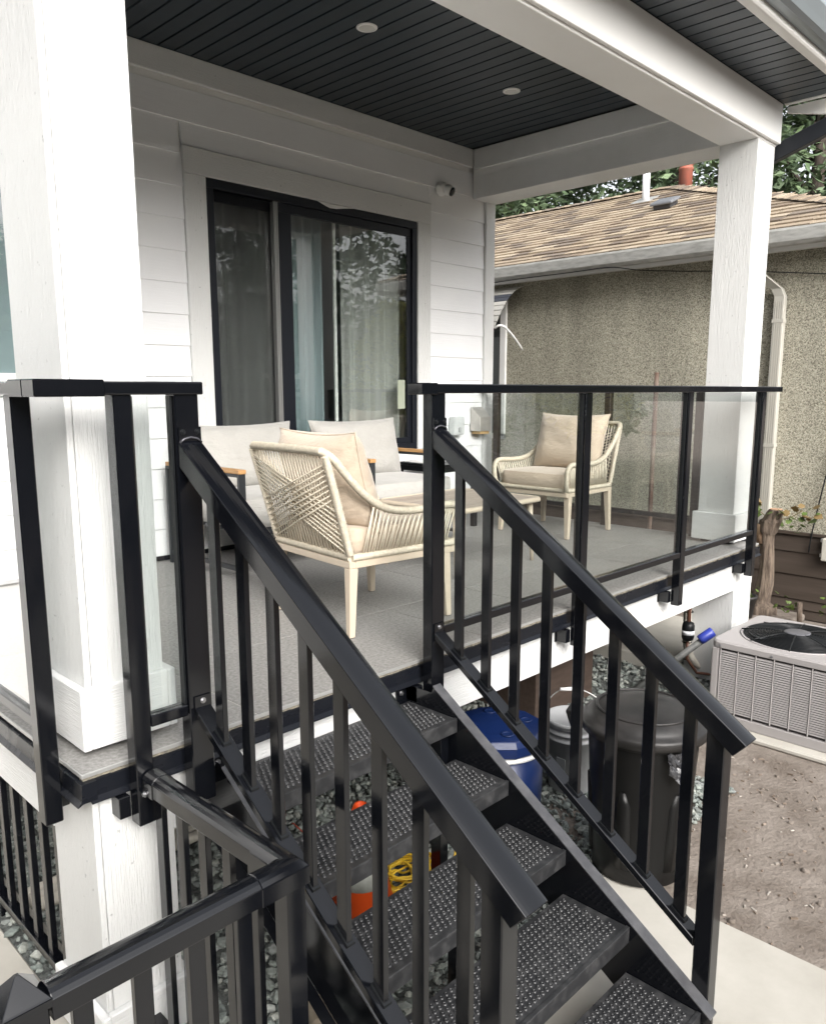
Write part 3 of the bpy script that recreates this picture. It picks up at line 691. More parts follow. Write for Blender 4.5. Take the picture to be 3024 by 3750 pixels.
# ================================================================== FURNITURE
M['rope'] = pm('cream_rope', (.60,.54,.435), .75, col2=(.47,.415,.32), nscale=60, bump=.5, bscale=240, bdist=.002)
M['cord'] = pm('cream_cord', (.62,.56,.45), .7)
M['beige'] = pm('beige_powder_coat', (.54,.455,.355), .4)
def fabric(name, col, col2):
    return pm(name, col, .92, col2=col2, nscale=3, ndetail=6, bump=.55, bscale=7, bstretch=(1,1,2.2), bdist=.03, sheen=.3)
M['cush'] = fabric('oatmeal_cushion', (.53,.44,.345), (.47,.385,.295))
M['gcush'] = fabric('pale_grey_cushion', (.39,.38,.355), (.345,.335,.31))
M['teak'] = pm('oiled_teak', (.50,.29,.12), .5, col2=(.36,.19,.075), nscale=10, nstretch=(12,1,12), bump=.2, bscale=60, bstretch=(8,.5,8))
def pillow(w, h, d, seed, pinch=.75, nu=26, nv=22, boxy=2.6, wr=.006):
    """soft cushion centred at origin: w along x, h along z, d thickness along y"""
    r = random.Random(seed); off = Vector((r.uniform(0,50), r.uniform(0,50), 0)); vs = []; fs = []
    def pt(u_, v_, s):
        e = (1-abs(u_)**boxy)*(1-abs(v_)**boxy); th = d/2*max(e,0)**.5
        cr = (abs(u_)*abs(v_))**3
        x = u_*w/2*(1-.085*(1-abs(v_)**2)*abs(u_)**4); z = v_*h/2*(1-.09*(1-abs(u_)**2)*abs(v_)**4)
        n_ = mnoise.noise(Vector((x*9, z*9, s*3.1))+off)*wr + mnoise.noise(Vector((x*28, z*22, s*5))+off)*wr*.3
        edge = min(1, 6*(1-max(abs(u_),abs(v_))))
        fold = sin(30*(abs(u_)+abs(v_)*.6)+off.x)*.004*max(0, abs(u_)+abs(v_)-1.15)*edge
        return (x, s*(th+ (n_+fold)*edge), z)
    us = [sin(pi/2*(-1+2*i/nu)) for i in range(nu+1)]; vv = [sin(pi/2*(-1+2*j/nv)) for j in range(nv+1)]
    mb = MB()
    for s in (-1, 1):
        o = len(mb.v); P_ = [pt(u_, v_, s) for v_ in vv for u_ in us]
        F = []
        for j in range(nv):
            for i in range(nu):
                a = j*(nu+1)+i; q = (a, a+1, a+nu+2, a+nu+1); F.append(q if s < 0 else q[::-1])
        mb.add(P_, F, True)
    return mb
def piping(w, h, mat, parent):
    pts = []
    n = 40
    edge = [(-1+2*i/n, -1) for i in range(n)] + [(1, -1+2*i/n) for i in range(n)] + [(1-2*i/n, 1) for i in range(n)] + [(-1, 1-2*i/n) for i in range(n)]
    for u_, v_ in edge: pts.append((u_*w/2*(1-.085*(1-abs(v_)**2)*abs(u_)**4)*1.004, 0, v_*h/2*(1-.09*(1-abs(u_)**2)*abs(v_)**4)*1.004))
    mb = MB(); mb.tube(pts, .0042, 6, closed=True); o = mb.build('piping', mat, None); o.parent = parent; return o
def weld_build(mb, name, mat, parent, loc=(0,0,0), rot=(0,0,0)):
    me = bpy.data.meshes.new(name); me.from_pydata(mb.v, [], mb.f); bm = bmesh.new(); bm.from_mesh(me)
    bmesh.ops.remove_doubles(bm, verts=bm.verts, dist=1e-5); bmesh.ops.recalc_face_normals(bm, faces=bm.faces)
    for f in bm.faces: f.smooth = True
    bm.to_mesh(me); bm.free()
    o = obj(name, me, mat, parent); o.location = loc; o.rotation_euler = rot; return o
def box_cushion(w, d, h, seed):
    """seat cushion: flat slab with soft edges, centred in plan, bottom at 0"""
    r = random.Random(seed); off = Vector((r.uniform(0,50), r.uniform(0,50), 0)); nx = 24; rings = []
    prof = [(.86,0),(.955,.004),(.99,.02),(1.0,.5),(.99,.97),(.955,1.0),(.80,1.03),(.45,1.06),(.02,1.07)]
    n = 56
    for s, hh in prof:
        ring = []
        for k in range(n):
            a = 2*pi*k/n; c, s_ = cos(a), sin(a); p_ = .22
            x = math.copysign(abs(c)**p_, c)*w/2; y = math.copysign(abs(s_)**p_, s_)*d/2
            q = s if s < .9 else 1-(1-s)*.6
            z = hh*h + mnoise.noise(Vector((x*6*s, y*6*s, hh))+off)*.006*(1 if 0 < hh else 0)
            ring.append((x*q, y*q, z))
        rings.append(ring)
    mb = MB(); mb.loft(rings, True, True); return mb
def ropewrap(mb, pts, r, sides=8, pitch=.0095):
    """tube with a bead for every turn of rope"""
    P_ = [Vector(p) for p in pts]; L = [0]
    for a, b in zip(P_, P_[1:]): L.append(L[-1]+(b-a).length)
    n = max(2, int(L[-1]/(pitch/2))); out = []; rad = []; j = 0
    for i in range(n+1):
        s = L[-1]*i/n
        while j < len(L)-2 and L[j+1] < s: j += 1
        t = (s-L[j])/max(1e-9, L[j+1]-L[j]); out.append(P_[j].lerp(P_[j+1], t)); rad.append(r*(1.04 if i % 2 else .80))
    mb.tube(out, rad, sides)
def make_wicker(label):
    t = thing('rope_armchair', label, 'armchair', local=True)
    W_, ZL = .31, .348
    # base frame and legs
    mb = MB(); mb.box(-W_, W_, -.30, -.27, .302, .333); mb.box(-W_, W_, .27, .30, .302, .333); mb.box(-W_, -W_+.03, -.27, .27, .302, .333); mb.box(W_-.03, W_, -.27, .27, .302, .333)
    mb.build('seat_frame', M['beige'], t, .003)
    for sx in (-1, 1):
        for sy in (-1, 1):
            a, b = .022, .0145; fy = .0 if sy < 0 else -.03; x0, y0 = sx*(W_-.022), sy*(.30-.022)+fy; x1, y1 = sx*(W_-.012), sy*(.30-.008)+fy
            mb = MB(); mb.loft([[(x+px*q, y+py*q, z) for px, py in ((-1,-1),(1,-1),(1,1),(-1,1))] for q, x, y, z in ((b,x1,y1,.002),(a,x0,y0,.302))])
            lg_ = mb.build('leg', M['beige'], t, .003); MBf = MB(); MBf.box(x1-b*.8, x1+b*.8, y1-b*.8, y1+b*.8, 0, .0025); MBf.build('foot_pad', M['black_matt'], lg_)
    def back(z): q = (z-.345)/.455; return -.285-.125*q
    TOP = .80
    # outer arm-and-back rails
    arm = lambda s: smooth_path([(s*.27,back(TOP),TOP),(s*.298,back(TOP-.008)+.006,TOP-.008),(s*.312,back(.775)+.03,.768),(s*.318,-.315,.70),(s*.322,-.235,.62),(s*.325,-.14,.557),(s*.326,-.03,.530),(s*.327,.10,.527),(s*.327,.22,.533),(s*.325,.285,.525),(s*.322,.315,.49),(s*.318,.318,.43),(s*.312,.308,.378),(s*.30,.295,.352)], 5)
    for s in (-1, 1):
        mb = MB(); ropewrap(mb, arm(s), .0185); mb.build('arm_rail', M['rope'], t)
        mb = MB(); ropewrap(mb, [(s*.302,back(.79),.785),(s*.302,back(.6),.6),(s*.301,back(.36),.36)], .018); mb.build('back_post', M['rope'], t)
        mb = MB(); ropewrap(mb, [(s*.302,-.285,ZL),(s*.302,.29,ZL)], .018); mb.build('side_rail', M['rope'], t)
    mb = MB(); ropewrap(mb, [(-.285,back(TOP),TOP),(0,back(TOP),TOP+.002),(.285,back(TOP),TOP)], .0185); mb.build('top_rail', M['rope'], t)
    mb = MB(); ropewrap(mb, [(-.302,-.287,ZL),(.302,-.287,ZL)], .018); mb.build('back_rail', M['rope'], t)
    mb = MB(); ropewrap(mb, [(-.302,.292,ZL),(.302,.292,ZL)], .018); mb.build('front_rail', M['rope'], t)
    cr = .0040
    # upright cords of the back
    for i in range(25):
        u_ = -.27 + .54*i/24; mb = MB(); mb.tube([(u_*1.02,back(TOP)+.002,TOP-.006),(u_*1.05,-.290,ZL+.006)], cr, 5); mb.build('cord', M['cord'], t)
    # crossing cords on the outside of the back
    for s in (-1, 1):
        for i in range(8):
            za = .755-.021*i; zb_ = .545-.026*i
            mb = MB(); mb.tube([(s*.302,back(za)-.010,za),(0,back((za+zb_)/2)-.013-.004*s,(za+zb_)/2),(-s*.302,back(max(zb_,.36))-.010,max(zb_,.362))], cr, 5); mb.build('cord', M['cord'], t)
    # side cords
    for s in (-1, 1):
        path = arm(s)
        def at_y(y):
            best = min([p for p in path if p.z > .45], key=lambda p: abs(p.y-y)); return best
        for i in range(34):
            y = -.20 + .47*i/33; p = at_y(y+.012)
            mb = MB(); mb.tube([(p.x,p.y,p.z-.008),(s*.305,y-.028,ZL+.008)], cr, 5); mb.build('cord', M['cord'], t)
    # cushions
    mb = box_cushion(.575, .57, .125, 3); o = mb.build('seat_cushion', M['cush'], t); o.location = (0,.012,.338)
    bc = weld_build(pillow(.60, .45, .25, 5, wr=.017), 'back_cushion', M['cush'], t, (0,-.195,.655), (radians(16),0,0)); piping(.60, .45, M['cush'], bc)
    return t
c1 = make_wicker('cream rope armchair seen from behind at the head of the stair')
c1.location = (1.655, .668, 0); c1.rotation_euler = (0,0,-pi/2 + radians(-6))
c2 = copy_tree(c1); c2['label'] = 'cream rope armchair facing the stair beside the far glass guard'
c2.location = (4.175, 1.325, 0); c2.rotation_euler = (0,0,pi/2)

def make_club(label):
    t = thing('club_chair', label, 'armchair', local=True)
    W_, F, B = .435, -.395, .40          # faces -y
    BLK = pm('charcoal_aluminium', (.02,.022,.025), .4)
    for s in (-1, 1):
        xo = s*W_; xi = s*(W_-.042); a, b = min(xo,xi), max(xo,xi)
        p = box('front_leg', (a,b,F,F+.022,0,.60), BLK, t, .002)
        box('rear_leg', (a,b,B-.022,B,0,.60), BLK, t, .002)
        box('arm_bar', (a,b,F+.0225,B-.0225,.582,.60), BLK, t, .002)
        box('arm_pad', (a-.004,b+.004,F-.004,B-.01,.6005,.624), M['teak'], t, .004, 2)
        box('side_runner', (a+.006,b-.006,F+.0225,B-.0225,.055,.078), BLK, t, .002)
        bolt((s*(W_-.02), F-.0005, .10), (0,-1,0), .006, t)
    mb = MB(); mb.box(-W_+.043, W_-.043, F+.02, F+.05, .245, .285); mb.box(-W_+.043, W_-.043, B-.05, B-.02, .245, .285)
    for i in range(7): y = F+.09+i*.1; mb.box(-W_+.043, W_-.043, y, y+.05, .262, .2845)
    mb.build('seat_frame', BLK, t, .002)
    mb = MB(); mb.box(-W_+.043, W_-.043, B-.03, B-.005, .57, .60); mb.box(-W_+.043, -W_+.07, B-.03, B-.005, .286, .569); mb.box(W_-.07, W_-.043, B-.03, B-.005, .286, .569)
    for i in range(5): x = -.26+i*.13-.015; mb.box(x, x+.03, B-.026, B-.01, .286, .569)
    mb.build('back_frame', BLK, t, .002)
    o = box_cushion(.77, .74, .165, 12).build('seat_cushion', M['gcush'], t); o.location = (0,-.015,.287)
    bc = weld_build(pillow(.80, .43, .25, 15, wr=.013), 'back_cushion', M['gcush'], t, (0,.215,.635), (radians(-12),0,0)); piping(.80, .43, M['gcush'], bc)
    return t
k1 = make_club('grey cushioned black armchair with teak arms beside the large porch post')
k1.location = (2.005, 1.965, 0)
k2 = copy_tree(k1); k2['label'] = 'grey cushioned black armchair with teak arms beneath the right window pane'
k2.location = (2.965, 1.965, 0)

# coffee table
t = thing('coffee_table', 'low beige coffee table with taupe slats and round tapered legs', 'table', (2.82, 1.08, 0))
TX0, TX1, TY0, TY1, TT = 2.42, 3.22, .74, 1.42, .402
def rr(x0, x1, y0, y1, r, z, n=6):
    pts = []
    for cx, cy, a0 in ((x1-r,y1-r,0),(x0+r,y1-r,pi/2),(x0+r,y0+r,pi),(x1-r,y0+r,1.5*pi)):
        for k in range(n+1): a = a0+pi/2*k/n; pts.append((cx+r*cos(a), cy+r*sin(a), z))
    return pts
mb = MB(); mb.tube(rr(TX0+.015,TX1-.015,TY0+.015,TY1-.015,.05,TT-.016), .016, 10, closed=True); mb.build('rim', M['beige'], t)
sl = pm('taupe_slat', (.40,.34,.285), .55, col2=(.33,.275,.225), nscale=6, nstretch=(.6,14,1), rand=.1)
n = 9; ww = (TY1-TY0-.066)/n
for i in range(n): box('slat', (TX0+.034, TX1-.034, TY0+.033+i*ww+.0015, TY0+.033+(i+1)*ww-.0015, TT-.018, TT-.004), sl, t, .002)
for sx, x in ((-1,TX0+.055),(1,TX1-.055)):
    for sy, y in ((-1,TY0+.075),(1,TY1-.075)):
        mb = MB(); mb.tube([(x+sx*.012,y+sy*.02,0),(x,y,TT-.02)], [.0115,.019], 14); mb.build('leg', M['beige'], t)
# black side table between the far armchair and the wall corner
t = thing('side_table', 'small black slatted side table under the window corner', 'table', (3.7, 2.1, 0))
for i in range(7): box('slat', (3.49, 3.93, 1.86+i*.068, 1.86+i*.068+.060, .485, .503), M['black_matt'], t, .002)
mb = MB(); mb.box(3.492,3.928,1.862,1.882,.445,.4845); mb.box(3.492,3.928,2.305,2.325,.445,.4845); mb.box(3.492,3.512,1.8825,2.3045,.445,.4845); mb.box(3.908,3.928,1.8825,2.3045,.445,.4845); mb.build('apron', M['black_matt'], t, .001)
for x in (3.494, 3.886):
    for y in (1.864, 2.283): box('leg', (x, x+.04, y, y+.04, 0, .4445), M['black_matt'], t, .002)
t = MB().box(3.52, 3.80, 2.05, 2.26, .504, .509).build('magazine', M['white'], None, .001); tag(t, 'white magazine lying on the black side table', 'magazine')
# ================================================================== NEIGHBOUR HOUSE
nb = thing('neighbour_house', 'pebble-dash neighbouring house with brown shingle hip roof', 'house', (8, 4, GZ))
XN = 6.5; NY0, NY1 = -.25, 13
def pebble():
    m, n, l, b = nt('pebble_dash_stucco'); tc = n.new('ShaderNodeTexCoord')
    vo = n.new('ShaderNodeTexVoronoi'); vo.inputs['Scale'].default_value = 125; l.new(tc.outputs['Object'], vo.inputs[0])
    rp = n.new('ShaderNodeValToRGB'); e = rp.color_ramp.elements
    e[0].position = 0; e[0].color = (0.187,0.174,0.132,1); e[1].position = 1; e[1].color = (0.660,0.627,0.508,1)
    for p_, c in ((.22,(0.242,0.229,0.176)),(.34,(0.363,0.341,0.270)),(.62,(0.462,0.440,0.351)),(.82,(0.539,0.512,0.410))): q = e.new(p_); q.color = rgba(c)
    sep = n.new('ShaderNodeSeparateColor'); l.new(vo.outputs['Color'], sep.inputs[0]); l.new(sep.outputs[0], rp.inputs[0])
    nz = n.new('ShaderNodeTexNoise'); nz.inputs['Scale'].default_value = 1.6; nz.inputs['Detail'].default_value = 7; mpz = n.new('ShaderNodeMapping'); mpz.inputs['Scale'].default_value = (1,1.6,.35); l.new(tc.outputs['Object'], mpz.inputs[0]); l.new(mpz.outputs[0], nz.inputs[0])
    mr = n.new('ShaderNodeMapRange'); mr.inputs['From Min'].default_value = .3; mr.inputs['From Max'].default_value = .7; mr.inputs['To Min'].default_value = .76; mr.inputs['To Max'].default_value = 1.1; l.new(nz.outputs[0], mr.inputs[0])
    mx = n.new('ShaderNodeMix'); mx.data_type = 'RGBA'; mx.blend_type = 'MULTIPLY'; mx.inputs[0].default_value = 1; l.new(rp.outputs[0], mx.inputs[6]); l.new(mr.outputs[0], mx.inputs[7])
    l.new(mx.outputs[2], b.inputs['Base Color']); b.inputs['Roughness'].default_value = .9
    bp = n.new('ShaderNodeBump'); bp.inputs['Strength'].default_value = .9; bp.inputs['Distance'].default_value = .012; l.new(vo.outputs['Distance'], bp.inputs['Height']); bp.invert = True; l.new(bp.outputs[0], b.inputs['Normal'])
    return m
M['pebble'] = pebble()
mb = MB(); mb.box(XN, XN+.2, NY0, 3.62, -.19, 2.32); mb.box(XN, XN+.2, 3.62, 4.9, -.19, .55); mb.box(XN, XN+.2, 3.62, 4.9, 2.05, 2.32); mb.box(XN, XN+.2, 4.9, NY1, -.19, 2.32)
mb.box(XN+.2, 12, NY0, NY0+.2, -.19, 2.32)
mb.build('wall', M['pebble'], nb)
box('foundation', (XN+.03, 12, NY0+.03, NY1, GZ-.02, -.192), M['mortar'], nb)
SK = pm('dark_brown_skirt_paint', (.050,.037,.028), .6, col2=(.07,.053,.042), nscale=5, nstretch=(1,.3,4), rand=.1, bump=.3, bscale=30, bstretch=(1,.2,3))
for z0, z1 in ((-.365,-.215),(-.57,-.367),(-.79,-.572),(-.875,-.792),(-.96,-.877)):
    mb = MB(); mb.loft([[(XN-.022,y,z0),(XN+.028,y,z0),(XN+.028,y,z1),(XN-.006,y,z1)] for y in (NY0-.02, NY1)]); mb.build('skirt_board', SK, nb, .002)
box('skirt_cap', (XN-.035, XN-.001, NY0-.03, NY1, -.213, -.185), SK, nb, .003)
# roof planes: eave at x=6.25, pitch .42, ridge x=9.2, hip down to the near corner
EX, EZ, MM = 6.25, 2.36, .42
RX, RYH = 9.2, 3.05; RZr = EZ + MM*(RX-EX); CY = RYH-(RX-EX)-.55
mb = MB()
A_ = (EX, CY, EZ); B_ = (EX, NY1, EZ); C_ = (RX, NY1, RZr); D_ = (RX, RYH, RZr); E_ = (2*RX-EX, CY, EZ); F_ = (2*RX-EX, NY1, EZ)
th = .05
def slab(poly):
    mb.loft([[(x,y,z-th) for x, y, z in poly], list(poly)])
slab([A_, B_, C_, D_]); slab([A_, D_, E_]); slab([E_, D_, C_, F_])
rf = mb.build('roof', pm('roof_felt', (.12,.09,.065), .9), nb)
# shingles
def shmat(name, island):
    m, n, l, b = nt(name)
    src = n.new('ShaderNodeNewGeometry').outputs['Random Per Island'] if island else n.new('ShaderNodeObjectInfo').outputs['Random']
    rp = n.new('ShaderNodeValToRGB'); rp.color_ramp.interpolation = 'CONSTANT'; e = rp.color_ramp.elements
    cols = [(.24,.19,.135),(.29,.235,.17),(.17,.13,.092),(.33,.275,.205),(.205,.16,.113),(.125,.098,.075),(.265,.21,.15),(.16,.13,.103),(.30,.245,.175),(.25,.20,.145)]
    e[0].color = rgba(cols[0]); e[1].position = .9; e[1].color = rgba(cols[-1])
    for i in range(1, 9): q = e.new(i/10); q.color = rgba(cols[i])
    l.new(src, rp.inputs[0])
    tc = n.new('ShaderNodeTexCoord'); nz = n.new('ShaderNodeTexNoise'); nz.inputs['Scale'].default_value = 60; nz.inputs['Detail'].default_value = 6; l.new(tc.outputs['Object'], nz.inputs[0])
    mx = n.new('ShaderNodeMix'); mx.data_type = 'RGBA'; mx.blend_type = 'OVERLAY'; mx.inputs[0].default_value = .35; l.new(rp.outputs[0], mx.inputs[6]); l.new(nz.outputs[0], mx.inputs[7])
    l.new(mx.outputs[2], b.inputs['Base Color']); b.inputs['Roughness'].default_value = .95
    bp = n.new('ShaderNodeBump'); bp.inputs['Strength'].default_value = .4; bp.inputs['Distance'].default_value = .004; l.new(nz.outputs[0], bp.inputs['Height']); l.new(bp.outputs[0], b.inputs['Normal'])
    return m
M['sh_o'] = shmat('asphalt_shingle', False); M['sh_i'] = shmat('asphalt_shingle_field', True)
sl_ = sqrt(1+MM*MM); EXPO = .150
def tab(w):
    """one shingle tab: butt end down-slope at 0, proud by its thickness"""
    L = .19; t0, t1 = .020, .003; d = Vector((1,0,MM)).normalized(); nn = Vector((-MM,0,1)).normalized()
    q = []
    for y, sk in ((0,0),(w-.006,1)):
        q += [Vector((0,y,0)), Vector((0,y,0))+nn*t0, d*L+Vector((0,y,0))+nn*t1, d*L+Vector((0,y,0))]
    return q, [(0,1,2,3),(7,6,5,4),(0,4,5,1),(1,5,6,2),(2,6,7,3)]
tabs = []; rr_ = random.Random(21); row = 0
s = -.03
while s < (RX-EX)*sl_ - .04:
    x = EX + s/sl_; z = EZ + MM*(x-EX); y = 9.6 + rr_.uniform(0,.3)
    ylo = CY + max(0, x-EX)*(RYH-CY)/(RX-EX)
    while y > ylo - .02:
        w_ = rr_.choice((.15,.19,.23,.27,.31)); tabs.append((x, max(y-w_, ylo-.01), z, w_)); y -= w_
    s += EXPO; row += 1
# nearest (largest in view) as single pieces, the rest as one field
def dist(tb): return (Vector((tb[0],tb[1],tb[2]))-CAM_LOC).length
vis = [tb for tb in tabs if .1 < tb[1] < 4.4]
vis.sort(key=dist); near = set(vis[:300])
cache = {}
fld = MB()
for tb in tabs:
    x, y, z, w_ = tb; lift = rr_.uniform(0,.004)
    if tb in near:
        if w_ not in cache: q, f = tab(w_); cache[w_] = MB().add(q, f).mesh('shingle')
        obj('shingle', cache[w_], M['sh_o'], rf, loc=(x, y, z+lift*1.2+.001))
    else:
        q, f = tab(w_); lift *= 1.2; fld.add([p+Vector((x,y,z+lift+.001)) for p in q], f)
fld.build('shingle_field', M['sh_i'], rf, kind='stuff')
# hip and ridge caps
caps = MB(); D3 = Vector(D_); A3 = Vector(A_)
for i in range(36):
    p_ = D3.lerp(A3, i/36.0); q_ = D3.lerp(A3, (i+1.35)/36.0); d = (q_-p_).normalized(); sd_ = d.cross(Vector((0,0,1))).normalized()
    caps.loft([[p_+Vector((0,0,.032)), p_+sd_*.13+Vector((0,0,-.012)), p_-sd_*.13+Vector((0,0,-.012))], [q_+Vector((0,0,.044)), q_+sd_*.13+Vector((0,0,.0)), q_-sd_*.13+Vector((0,0,.0))]])
for i in range(60):
    y = RYH+i*.16; caps.loft([[(RX,y,RZr+.03),(RX+.13,y,RZr-.02),(RX-.13,y,RZr-.02)],[(RX,y+.21,RZr+.042),(RX+.13,y+.21,RZr-.008),(RX-.13,y+.21,RZr-.008)]])
caps.build('ridge_caps', M['sh_i'], rf, kind='stuff')
GM = pm('weathered_white_gutter', (.48,.48,.46), .5, col2=(.30,.30,.285), nscale=7, nstretch=(1,1.2,5), ndetail=8, lo=.42, hi=.72)
mb = MB(); pr = [(6.30,2.225),(6.215,2.225),(6.19,2.25),(6.175,2.30),(6.165,2.335),(6.165,2.352),(6.18,2.352),(6.19,2.30),(6.205,2.26),(6.225,2.238),(6.29,2.238),(6.29,2.345),(6.30,2.345)]
mb.loft([[(x,y,z) for x, z in pr] for y in (CY-.02, NY1)]); mb.build('gutter', GM, nb)
box('fascia', (6.3005, 6.33, CY, NY1, 2.195, 2.335), M['white'], nb); box('soffit', (6.331, XN-.001, CY, NY1, 2.215, 2.225), M['white'], nb)
mb = MB(); path = [(6.22,.80,2.23),(6.24,.78,2.10),(6.43,.64,1.93),(6.45,.61,1.84),(6.45,.61,-.14)]
path = [(6.235,.86,2.22),(6.25,.85,2.12),(6.44,.64,1.905),(6.452,.612,1.84),(6.452,.612,-.17)]
sec = []
for p_ in path: sec.append([(p_[0]+dx, p_[1]+dy, p_[2]+dz) for dx, dy, dz in ((-.032,-.045,0),(-.020,-.045,0),(.032,-.045,0),(.032,.045,0),(-.032,.045,0))])
mb.loft(sec); ds = mb.build('downspout', pm('cream_downspout', (.42,.405,.36), .45), nb, .004)
for k in range(4): box('rib', (6.4165, 6.4205, .578+k*.018, .586+k*.018, -.17, 1.80), ds.data.materials[0], ds)
for z in (1.62, .55): box('strap', (6.414, 6.49, .563, .661, z, z+.03), ds.data.materials[0], ds)
# awning over a side window
aw = MB()
ax = [(XN-.02, 2.13)] 
M['aw'] = pm('awning_aluminium', (.40,.39,.36), .5)
win_n = MB(); win_n.box(XN-.03, XN+.02, 3.60, 3.68, .5, 2.08); win_n.box(XN-.03, XN+.02, 4.84, 4.92, .5, 2.08); win_n.box(XN-.03, XN+.02, 3.60, 4.92, .5, .56); wn_ = win_n.build('window', M['white'], nb, .003)
box('pane', (XN-.005, XN+.003, 3.68, 4.84, .56, 2.05), M['pane'], wn_); box('blind', (XN+.05, XN+.06, 3.62, 4.9, .55, 2.05), pm('window_dark', (.12,.13,.14), .6), wn_)
n = 12
for i in range(n):
    a = i/n; x0 = XN-.04-.50*a; z0 = 2.16-.06*a-.42*a*a; b = (i+.80)/n; x1 = XN-.04-.50*b; z1 = 2.16-.06*b-.42*b*b
    mb = MB(); mb.loft([[(x0,y,z0),(x1,y,z1),(x1-.002,y,z1+.012),(x0,y,z0+.012)] for y in (3.36, 5.05)]); mb.build('awning_slat', M['aw'] if i not in (5,6) else pm('awning_blue_%d' % i, (.05,.055,.07), .5), nb)
mb = MB(); mb.tube(smooth_path([(5.98,3.36,1.70),(5.985,3.30,1.725),(6.05,3.27,1.70),(6.25,3.30,1.60),(6.46,3.36,1.50)],5), .013, 8); mb.build('awning_arm', M['white'], nb)
# cable clipped under the gutter
mb = MB(); mb.tube(smooth_path([(6.20,6,2.10),(6.21,4.2,2.17),(6.19,3.4,2.205),(6.19,2.6,2.21),(6.2,2.15,2.215),(6.35,1.9,2.18),(6.45,1.5,2.14),(6.47,.9,2.08),(6.47,-.3,1.92)],8), .0045, 6); mb.build('cable', M['black_matt'], nb)
mb = MB(); mb.tube(smooth_path([(6.48,-.3,2.05),(6.48,.0,1.0),(6.47,.12,.4),(6.46,.20,-.15),(6.45,.215,-.35)],6), .006, 6); mb.build('cable', M['black_matt'], nb)
# roof furniture
def roofz(x): return EZ+MM*(x-EX)
mb = MB(); mb.lathe([(.045,-.06),(.045,.33),(.036,.335),(.036,.30)], (8.62,3.13,roofz(8.62)), 16); vp = mb.build('plumbing_vent', pm('white_vent_pipe', (.66,.67,.68), .35), nb)
mb = MB(); mb.obox((8.60,3.13,roofz(8.60)+.02), (.28,.26,.012), Matrix.Rotation(-math.atan(MM),3,'Y')); mb.build('flashing', M['alu'], vp)
mb = MB(); cx, cy = 7.95, 2.50; Rm = Matrix.Rotation(-math.atan(MM),3,'Y'); cz = roofz(cx)
def P_(a, b, c): return Vector((cx,cy,cz)) + Rm @ Vector((a,b,c))
mb.loft([[P_(x,y,.02) for x, y in ((-.095,-.10),(.095,-.10),(.095,.10),(-.095,.10))],[P_(x,y,.065) for x, y in ((-.095,-.10),(.095,-.10),(.095,.10),(-.095,.10))]]); rv = mb.build('roof_vent', pm('roof_vent_dark', (.03,.03,.033), .5), nb)
mb = MB(); rings = []
for c, q in ((.065,1.16),(.085,1.18),(.098,1.05),(.106,.7),(.108,.1)): rings.append([P_(x*q,y*q,c) for x, y in ((-.10,-.115),(.10,-.115),(.10,.115),(-.10,.115))])
mb.loft(rings); mb.build('vent_hood', pm('roof_vent_grey', (.12,.125,.135), .45), rv, .008, 2)
TC = pm('terracotta_flue', (.33,.095,.06), .75, col2=(.22,.085,.06), nscale=6, nstretch=(2,2,.6), ndetail=6)
mb = MB(); mb.lathe([(.088,-.2),(.088,.28),(.095,.285),(.095,.305),(.086,.31),(.086,.345),(.115,.36),(.115,.41),(.09,.42),(.02,.42)], (9.55,3.08,3.60), 20); mb.build('chimney_flue', TC, nb)

# ================================================================== AIR CONDITIONER
ac = thing('air_conditioner', 'taupe outdoor air conditioner with louvred sides and fan grille on top', 'air conditioner', (4.08, -.51, GZ))
AX0, AX1, AY0, AY1, AZ0, AZ1 = 3.72, 4.44, -.87, -.15, -.905, -.425
TP = pm('taupe_cabinet_paint', (.33,.312,.308), .45, rvar=.05, nscale=3)
def rrz(q, r, z, n=4):
    return rr(AX0-q, AX1+q, AY0-q, AY1+q, r, z, n)
mb = MB(); mb.loft([rrz(-.012,.04,AZ0), rrz(-.012,.04,AZ1-.04)]); mb.build('cabinet', pm('taupe_cabinet_inner', (.05,.045,.044), .6), ac)
mb = MB(); mb.loft([rrz(.008,.05,AZ1-.045), rrz(.008,.05,AZ1-.012), rrz(0,.05,AZ1), ]); tp = mb.build('top_cover', TP, ac, .002)
box('concrete_pad', (AX0-.09, AX1+.2, AY0-.25, AY1+.06, GZ-.02, AZ0-.03), M['concrete'], ac, .01)
box('base_pan', (AX0-.008, AX1+.008, AY0-.008, AY1+.008, AZ0-.0295, AZ0+.03), TP, ac, .004)
for cx_, cy_ in ((AX0,AY0),(AX0,AY1),(AX1,AY0),(AX1,AY1)):
    x0 = cx_-.003 if cx_ == AX0 else cx_-.047; y0_ = cy_-.003 if cy_ == AY0 else cy_-.047
    box('corner_panel', (x0, x0+.05, y0_, y0_+.05, AZ0+.031, AZ1-.046), TP, ac, .012, 3)
NC, NR = 6, 27; cw = (AY1-AY0-.10)/NC; ch = (AZ1-.06-AZ0-.045)/NR
lm = MB(); lm.loft([[(0,y,0),(-.011,y,-ch*.12),(-.0135,y,-ch*.66),(-.0115,y,-ch*.66),(-.009,y,-ch*.2),(0,y,-ch*.1)] for y in (.001, cw-.009)]); lme = lm.mesh('louvre')
for c_ in range(NC):
    yy = AY0+.05+c_*cw
    box('louvre_divider', (AX0-.006, AX0+.004, yy+cw-.0075, yy+cw-.001, AZ0+.032, AZ1-.047), TP, ac, .003)
    for r_ in range(NR): obj('louvre', lme, TP, ac, loc=(AX0+.009, yy, AZ0+.045+(r_+1)*ch))
box('louvre_divider', (AX0-.006, AX0+.004, AY0+.046, AY0+.055, AZ0+.032, AZ1-.047), TP, ac, .003)
